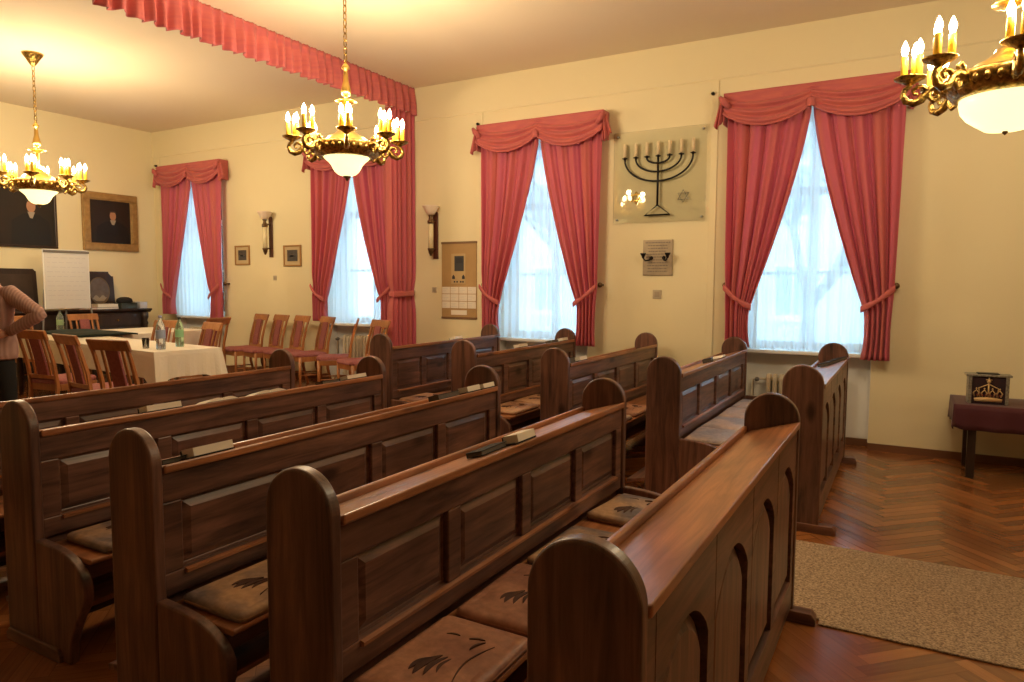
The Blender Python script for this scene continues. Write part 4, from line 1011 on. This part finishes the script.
# ------------------------------------------------------------------ chairs
def make_chair():
    """local: seat faces -y, back at +y, origin on the floor under the seat centre"""
    r = thing('wooden_chair', 'x', 'chair')
    bm = newbm(); rounded_slab(bm, .41, .42, .05, .05, 3); obj('seat_pad', bm, PADM, r, loc=(0, -.01, .425), smooth=True)
    bm = newbm(); 
    for a in ((-.20, .20, -.205, -.18), (-.20, .20, .165, .19), (-.205, -.18, -.18, .165), (.18, .205, -.18, .165)): box(bm, a[0], a[1], a[2], a[3], .36, .424)
    obj('seat_frame', bm, CHW, r, bevel=.004)
    for s in (-1, 1):
        bm = newbm(); tube(bm, [(s * .19, -.19, .0), (s * .19, -.19, .2), (s * .19, -.188, .42)], [.014, .018, .021], 8); obj('front_leg', bm, CHW, r, smooth=True)
        bm = newbm(); prism(bm, [(.245, 0), (.275, 0), (.215, .25), (.205, .42), (.225, .60), (.275, .80), (.315, .92), (.288, .92), (.248, .80), (.198, .62), (.172, .42), (.18, .25)], 0, s * .19 - .013, s * .19 + .013); obj('rear_post', bm, CHW, r, bevel=.004)
    bm = newbm(); prism(bm, [(.262, .855), (.288, .855), (.322, .935), (.316, .945), (.298, .945), (.288, .93)], 0, -.215, .215); obj('top_rail', bm, CHW, r, bevel=.006)
    bm = newbm(); prism(bm, [(.176, .47), (.20, .47), (.21, .51), (.186, .51)], 0, -.18, .18); obj('lower_rail', bm, CHW, r, bevel=.003)
    prf = [(.196, .50), (.216, .62), (.256, .79), (.276, .87)]
    for s in (-1, 1):
        bm = newbm(); prism(bm, prf + [(a - .014, b) for a, b in prf[::-1]], 0, s * .11 - .011, s * .11 + .011); obj('back_slat', bm, CHW, r, bevel=.002)
    bm = newbm()
    prism(bm, [(a + .004, b) for a, b in prf] + [(a - .022, b) for a, b in prf[::-1]], 0, -.068, .068); obj('padded_splat', bm, PADM, r, bevel=.006)
    bm = newbm()
    for s in (-1, 1): tube(bm, [(s * .19, -.185, .18), (s * .19, .20, .18)], .009, 6)
    tube(bm, [(-.19, .0, .18), (.19, .0, .18)], .009, 6); obj('stretcher', bm, CHW, r, smooth=True)
    return r
ch0 = make_chair()
spots = [(-8.44, 6.93, -.28, 'first chair from the left in the row by the wall'), (-8.00, 6.91, -.28, 'second chair from the left in the row by the wall'), (-7.56, 6.89, -.30, 'third chair from the left in the row by the wall'),
         (-7.05, 6.85, -.38, 'fourth chair in the row, at the left edge of the window behind'), (-6.42, 6.70, -.85, 'fifth chair in the row, turned sideways before the radiator'), (-5.82, 6.50, -.36, 'sixth and rightmost chair in the row, behind the far pew post')]
G1 = 'wooden chairs in a row along the window wall'; G2 = 'wooden chairs around the white tables'
first = True
for x, y, a, lab in spots:
    if first: ch0.location = (x, y, STZ); ch0.rotation_euler = (0, 0, a); ch0['label'] = lab; ch0['group'] = G1; first = False
    else: dup(ch0, (x, y, STZ), a, lab, G1)
for x, y, a, lab in ((-5.44, 3.46, PI + .15, 'rightmost of three chairs with backs to the pews at the long table'), (-6.22, 3.60, PI - .10, 'middle chair with its back to the pews at the long table'),
                     (-7.18, 3.76, PI + .12, 'chair beside the standing person with its back to the pews'), (-7.75, 4.98, 0.05, 'chair on the window side of the long table, at its middle'),
                     (-6.98, 4.98, -.2, 'chair on the window side of the long table, near the bottles'), (-10.10, 4.86, PI / 2, 'chair at the left end of the far table, seen past the arm of the person'),
                     (-10.10, 5.75, PI / 2, 'chair at the left end of the far table, under the flip chart'), (-8.12, 6.00, -PI / 2 + .2, 'chair behind the table corner before the far left window')):
    dup(ch0, (x, y, STZ), a, lab, G2)

# ------------------------------------------------------------------ chandeliers
def make_chandelier(lab, x, y, bowl='bell', rz=0, zoff=0, power=1.0):
    """z = 0 is the ring plane; bulbs reach +0.36"""
    zr = 2.65 + zoff; r = thing('chandelier', lab, 'chandelier', (x, y, zr), rz, 'brass chandeliers')
    top = ZC - zr
    bm = newbm(); lathe(bm, [(.001, top), (.105, top), (.10, top - .02), (.075, top - .05), (.045, top - .10), (.02, top - .135), (.001, top - .14)], (0, 0, 0), 24); obj('ceiling_canopy', bm, BRASS, r, smooth=True)
    bm = newbm(); z = top - .13; k = 0
    while z > .67:
        pts = []
        for i in range(12):
            a = 2 * PI * i / 12; u, v = .014 * math.cos(a), .034 * math.sin(a)
            pts.append((u, 0, z - .034 + v) if k % 2 else (0, u, z - .034 + v))
        tube(bm, pts, .0045, 6, True); z -= .054; k += 1
    obj('chain', bm, BRASS, r, smooth=True)
    bm = newbm(); lathe(bm, [(.001, .70), (.012, .69), (.03, .665), (.034, .65), (.014, .635), (.02, .60), (.022, .55), (.035, .50), (.042, .47), (.035, .44), (.015, .425), (.012, .405), (.055, .40), (.085, .395), (.088, .385), (.05, .375), (.018, .36), (.018, .20), (.03, .17), (.001, .17)], (0, 0, 0), 24); obj('stem', bm, BRASSP, r, smooth=True)
    bm = newbm(); lathe(bm, [(.001, .18), (.05, .175), (.07, .15), (.10, .125), (.15, .10), (.18, .06), (.19, .03), (.17, .03), (.001, .05)], (0, 0, 0), 32); obj('dome', bm, BRASSP, r, smooth=True)
    bm = newbm()
    prof = [(.20, .03), (.225, .045), (.262, .05), (.275, .035), (.270, .01), (.262, -.02), (.245, -.045), (.225, -.06), (.205, -.065), (.195, -.05), (.19, .0), (.20, .03)]
    lathe(bm, prof, (0, 0, 0), 48)
    for i in range(32):
        a = 2 * PI * i / 32
        lathe(bm, [(.001, -.022), (.014, -.010), (.017, .004), (.010, .018), (.001, .024)], (.270 * math.cos(a), .270 * math.sin(a), -.003), 8)
    obj('ornate_ring', bm, BRASS, r, smooth=True)
    if bowl == 'bell': pr = [(.178, -.052), (.185, -.060), (.172, -.075), (.148, -.095), (.126, -.12), (.112, -.148), (.098, -.172), (.072, -.195), (.035, -.208), (.001, -.21)]
    else: pr = [(.19, -.050), (.203, -.062), (.206, -.085), (.197, -.125), (.172, -.160), (.132, -.190), (.09, -.22), (.03, -.228), (.001, -.229)]
    bm = newbm(); lathe(bm, pr, (0, 0, 0), 36); obj('glass_bowl', bm, BOWL, r, smooth=True)
    bm = newbm(); lathe(bm, [(.036, -.203), (.028, -.218), (.012, -.228), (.013, -.236), (.001, -.248)], (0, 0, 0), 14); obj('finial', bm, BRONZE, r, smooth=True)
    # build one arm with its candles and copy it round by rotation
    def arm(a):
        e = obj_arm(a)
    for k in range(8):
        a = 2 * PI * k / 8; M = Rz(a)
        bm = newbm()
        pts = [(.25, 0, -.01), (.285, 0, .025), (.315, 0, .03), (.345, 0, .005), (.37, 0, -.03), (.405, 0, -.045), (.44, 0, -.03), (.455, 0, .0), (.445, 0, .03), (.425, 0, .045), (.425, 0, .07)]
        tube(bm, pts, [.022, .020, .018, .019, .022, .020, .018, .015, .014, .014, .016], 10, M=M)
        tube(bm, [(.34, 0, .01), (.36, 0, .035), (.39, 0, .04), (.41, 0, .02), (.40, 0, .0), (.385, 0, .005)], [.014, .013, .012, .010, .008, .010], 8, M=M)
        tube(bm, [(.285, 0, .035), (.275, 0, .06), (.295, 0, .078), (.318, 0, .06), (.31, 0, .045)], [.012, .012, .011, .009, .010], 8, M=M)
        tube(bm, [(.325, 0, .02), (.335, 0, -.02), (.315, 0, -.045), (.29, 0, -.035), (.295, 0, -.01)], [.013, .013, .012, .010, .010], 8, M=M)
        ar = obj('arm', bm, BRASS, r, smooth=True)
        bm = newbm(); lathe(bm, [(.001, .045), (.018, .05), (.03, .06), (.055, .072), (.074, .082), (.078, .090), (.06, .094), (.001, .092)], (.425, 0, 0), 20, M=M); obj('drip_cup', bm, BRASS, ar, smooth=True)
        for q in range(3):
            b = 2 * PI * q / 3 + .3; cx, cy = .415 + .040 * math.cos(b), .040 * math.sin(b)
            bm = newbm(); lathe(bm, [(.001, .092), (.017, .092), (.017, .193), (.013, .198), (.001, .198)], (cx, cy, 0), 12, M=M); cd = obj('candle_sleeve', bm, CANDLE, r, smooth=True)
            bm = newbm(); lathe(bm, [(.009, .198), (.012, .206), (.0175, .226), (.017, .240), (.010, .260), (.004, .274), (.001, .278)], (cx, cy, 0), 12, M=M); obj('bulb', bm, BULB, cd, smooth=True)
        ld = bpy.data.lights.new('candle_light', 'POINT'); ld.energy = CLUSTER_W * power; ld.color = WARM; ld.shadow_soft_size = .03
        lo = bpy.data.objects.new('candle_light', ld); COL.objects.link(lo); lo.parent = r; lo.location = (.425 * math.cos(a), .425 * math.sin(a), .32)
    return r
make_chandelier('chandelier over the white tables hanging from a long chain', -8.53, 4.30, 'bell', .18)
make_chandelier('chandelier in the middle of the picture before the long pelmet', -4.04, 4.39, 'bell', -.04)
make_chandelier('large near chandelier cut off by the upper right corner', .385, 4.30, 'round', .0, -.09, .72)

# ------------------------------------------------------------------ standing person at the left edge
def person():
    r = thing('person', 'person in a ribbed mauve sweater and black trousers standing at the table, hand on hip', 'person', (-6.46, 2.84, STZ), .5); r.scale = (.97, .97, .965)
    # joints: local x to the right of the body as seen from behind, +y forward (towards the table)
    V = {'pel': (0, 0, .93), 'wa': (0, .0, 1.06), 'ch': (0, .02, 1.24), 'nk': (0, .02, 1.40), 'hd': (-.04, .05, 1.47),
         'sr': (.165, .02, 1.335), 'er': (.455, -.05, 1.17), 'wr': (.205, -.07, 1.02), 'sl': (-.165, .02, 1.335), 'el': (-.24, .10, 1.08), 'wl': (-.17, .30, 1.0),
         'hr': (.095, 0, .88), 'kr': (.11, .02, .47), 'ar': (.11, -.01, .08), 'fr': (.13, .13, .03), 'hl': (-.095, 0, .88), 'kl': (-.11, .02, .47), 'al': (-.11, -.01, .08), 'fl': (-.13, .13, .03)}
    Rr = {'pel': (.11, .08), 'wa': (.12, .09), 'ch': (.14, .09), 'nk': (.055, .055), 'hd': (.05, .05), 'sr': (.068, .065), 'er': (.045, .045), 'wr': (.028, .024), 'sl': (.068, .065), 'el': (.045, .045), 'wl': (.028, .024),
          'hr': (.07, .07), 'kr': (.06, .06), 'ar': (.04, .04), 'fr': (.04, .025), 'hl': (.07, .07), 'kl': (.06, .06), 'al': (.04, .04), 'fl': (.04, .025)}
    def skin(name, keys, edges, m_, parent, root, scale=1.0, sub=2):
        me = bpy.data.meshes.new(name); idx = {k: i for i, k in enumerate(keys)}
        me.from_pydata([V[k] for k in keys], [(idx[a], idx[b]) for a, b in edges], []); o = bpy.data.objects.new(name, me); COL.objects.link(o); o.parent = parent
        md = o.modifiers.new('skin', 'SKIN'); md.use_smooth_shade = True
        for k, i in idx.items():
            sv = me.skin_vertices[0].data[i]; sv.radius = (Rr[k][0] * scale, Rr[k][1] * scale); sv.use_root = (k == root)
        s = o.modifiers.new('sub', 'SUBSURF'); s.levels = sub; s.render_levels = sub; me.materials.append(m_); return o
    edges = [('pel', 'wa'), ('wa', 'ch'), ('ch', 'nk'), ('nk', 'hd'), ('ch', 'sr'), ('sr', 'er'), ('er', 'wr'), ('ch', 'sl'), ('sl', 'el'), ('el', 'wl'), ('pel', 'hr'), ('hr', 'kr'), ('kr', 'ar'), ('ar', 'fr'), ('pel', 'hl'), ('hl', 'kl'), ('kl', 'al'), ('al', 'fl')]
    body = skin('body', list(V), edges, SKIN, r, 'pel', .93)
    SW = bpy.data.materials.new('ribbed_mauve_knit'); SW.use_nodes = True; nt = SW.node_tree; b = nt.nodes['Principled BSDF']; b.inputs['Roughness'].default_value = .9
    tc = nt.nodes.new('ShaderNodeTexCoord'); wv = nt.nodes.new('ShaderNodeTexWave'); wv.inputs['Scale'].default_value = 13; wv.inputs['Distortion'].default_value = .6
    rp = nt.nodes.new('ShaderNodeValToRGB'); rp.color_ramp.elements[0].color = (.34, .20, .17, 1); rp.color_ramp.elements[1].color = (.46, .28, .24, 1)
    nt.links.new(tc.outputs['Object'], wv.inputs['Vector']); nt.links.new(wv.outputs['Fac'], rp.inputs[0]); nt.links.new(rp.outputs[0], b.inputs['Base Color'])
    bu = nt.nodes.new('ShaderNodeBump'); bu.inputs['Strength'].default_value = .25; bu.inputs['Distance'].default_value = .006; nt.links.new(wv.outputs['Fac'], bu.inputs['Height']); nt.links.new(bu.outputs[0], b.inputs['Normal'])
    bm = newbm(); N_ = 40; rings = []
    for z, rx, ry, yc in ((.79, .176, .142, 0), (.80, .184, .150, 0), (.84, .190, .152, 0), (.93, .188, .150, 0), (1.02, .172, .136, 0), (1.10, .164, .128, .005), (1.20, .176, .130, .01), (1.29, .186, .124, .015), (1.345, .168, .105, .018), (1.38, .115, .080, .02), (1.405, .072, .066, .02), (1.425, .066, .062, .022)):
        rings.append([bm.verts.new((rx * 1.05 * math.cos(2 * PI * i / N_), yc + ry * math.sin(2 * PI * i / N_) + .004 * math.sin(i * 1.9 + z * 9), z)) for i in range(N_)])
    for A, B in zip(rings, rings[1:]):
        for i in range(N_): bm.faces.new((A[i], A[(i + 1) % N_], B[(i + 1) % N_], B[i]))
    for k in 'rl':
        S0, E0, W0 = Vector(V['s' + k]), Vector(V['e' + k]), Vector(V['w' + k]); c0 = Vector((S0.x * .55, S0.y, S0.z - .02))
        pts = [c0, S0, S0.lerp(E0, .35), S0.lerp(E0, .7), E0.lerp(S0, .10) + (E0 - W0) * .02, E0, E0.lerp(W0, .12), E0.lerp(W0, .45), E0.lerp(W0, .8), W0]
        tube(bm, pts, [.072, .076, .066, .058, .055, .055, .054, .050, .043, .037], 16)
    obj('sweater', bm, SW, r, smooth=True, solid=.004)
    bm = newbm(); rings = []
    for z, rx, ry in ((1.0, .140, .105), (.94, .152, .115), (.88, .165, .125), (.82, .172, .128), (.77, .172, .122), (.745, .160, .10)):
        rings.append([bm.verts.new((rx * math.cos(2 * PI * i / N_), ry * math.sin(2 * PI * i / N_), z)) for i in range(N_)])
    for A, B in zip(rings, rings[1:]):
        for i in range(N_): bm.faces.new((A[i], A[(i + 1) % N_], B[(i + 1) % N_], B[i]))
    for sg in (-1, 1):
        tube(bm, [(sg * .078, 0, .86), (sg * .085, 0, .76), (sg * .095, .01, .62), (sg * .105, .02, .47), (sg * .108, .01, .30), (sg * .11, -.005, .10), (sg * .11, -.005, .07)], [.085, .092, .083, .068, .062, .055, .056], 20)
    obj('trousers', bm, BLACKF, r, smooth=True)
    # head with features
    bm = newbm(); bmesh.ops.create_uvsphere(bm, u_segments=32, v_segments=24, radius=1)
    for v in bm.verts:
        x, y, z = v.co; w = 1 - .22 * max(0, -z) ** 1.5
        v.co = (x * .076 * w, y * .096 * (1 - .12 * max(0, -z)) + (.012 if z < -.3 and y > 0 else 0), z * .118)
        if y > .75 and abs(x) < .22 and -.35 < z < .15: v.co.y += .016 * (1 - abs(x) / .22)
        if y > .7 and .05 < z < .35 and .25 < abs(x) < .6: v.co.y -= .008
    for s in (-1, 1):
        for p in ((0,), ): lathe(bm, [(.001, -.03), (.014, -.015), (.018, .01), (.010, .03), (.001, .034)], (s * .078, .0, 0), 10)
    bmesh.ops.transform(bm, matrix=T(-.06, .055, 1.575), verts=bm.verts); obj('head', bm, SKIN, body, smooth=True)
    bm = newbm()
    for s in (-1, 1): lathe(bm, [(.001, -.008), (.008, 0), (.001, .008)], (s * .030 - .06, .055 + .083, 1.595), 10)
    obj('eye', bm, mat('eye_dark', (.02, .015, .01), .2), body, smooth=True)
    bm = newbm(); tube(bm, [(-.082, .055 + .082, 1.525), (-.06, .055 + .089, 1.522), (-.038, .055 + .082, 1.525)], [.003, .006, .003], 8); obj('mouth', bm, mat('lip', (.40, .12, .10), .5), body, smooth=True)
    bm = newbm(); bmesh.ops.create_uvsphere(bm, u_segments=32, v_segments=20, radius=1)
    for v in bm.verts:
        x, y, z = v.co; v.co = (x * .090, y * .108, z * .130)
        if z < -.1: v.co.x *= 1.05; v.co.y = min(v.co.y, .0)
        if y > .45 and z < .45: v.co.y = .02 + .02 * z
        v.co.x += .002 * math.sin(x * 40); v.co.z += .003 * math.sin(y * 30)
    bmesh.ops.transform(bm, matrix=T(-.06, .042, 1.592), verts=bm.verts); obj('hair', bm, HAIR, body, smooth=True)
    # hands: palm + four fingers + thumb, right hand on the hip, left hand on the chair back
    def hand(base, d, pal, name, side):
        d = Vector(d).normalized(); pal = Vector(pal); pal = (pal - d * pal.dot(d)).normalized(); sd = d.cross(pal).normalized() * side
        b0 = Vector(base); bm = newbm()
        tube(bm, [b0 - d * .02, b0 + d * .03, b0 + d * .07, b0 + d * .088], [.022, .030, .034, .026], 12)
        for v in bm.verts:
            q = v.co - b0; n_ = q.dot(pal); v.co -= pal * n_ * .5
        for i, (off, L_) in enumerate(((-.030, .068), (-.010, .078), (.010, .072), (.029, .056))):
            p = b0 + d * .078 + sd * off; tube(bm, [p, p + d * L_ * .4 + pal * .004, p + d * L_ * .75 + pal * .018, p + d * L_ * .92 + pal * .034], [.0095, .009, .008, .006], 8)
        p = b0 + d * .025 - sd * .030; tube(bm, [p, p + d * .03 - sd * .022 + pal * .008, p + d * .058 - sd * .026 + pal * .018], [.012, .0105, .008], 8)
        obj(name, bm, SKIN, body, smooth=True)
    hand((.195, -.085, 1.01), (-.85, -.45, -.20), (-.3, .9, -.1), 'right_hand', 1)
    hand((-.165, .32, .995), (.15, .95, -.25), (0, -.2, -1), 'left_hand', -1)
    for s in (-1, 1):
        bm = newbm(); bmesh.ops.create_uvsphere(bm, u_segments=20, v_segments=12, radius=1)
        for v in bm.verts:
            x, y, z = v.co; v.co = (x * .048 * (1 - .15 * y), y * .135, max(z, -.55) * .055)
        bmesh.ops.transform(bm, matrix=T(s * .12, .055, .0315), verts=bm.verts); obj('shoe', bm, SHOE, r, smooth=True)
person()
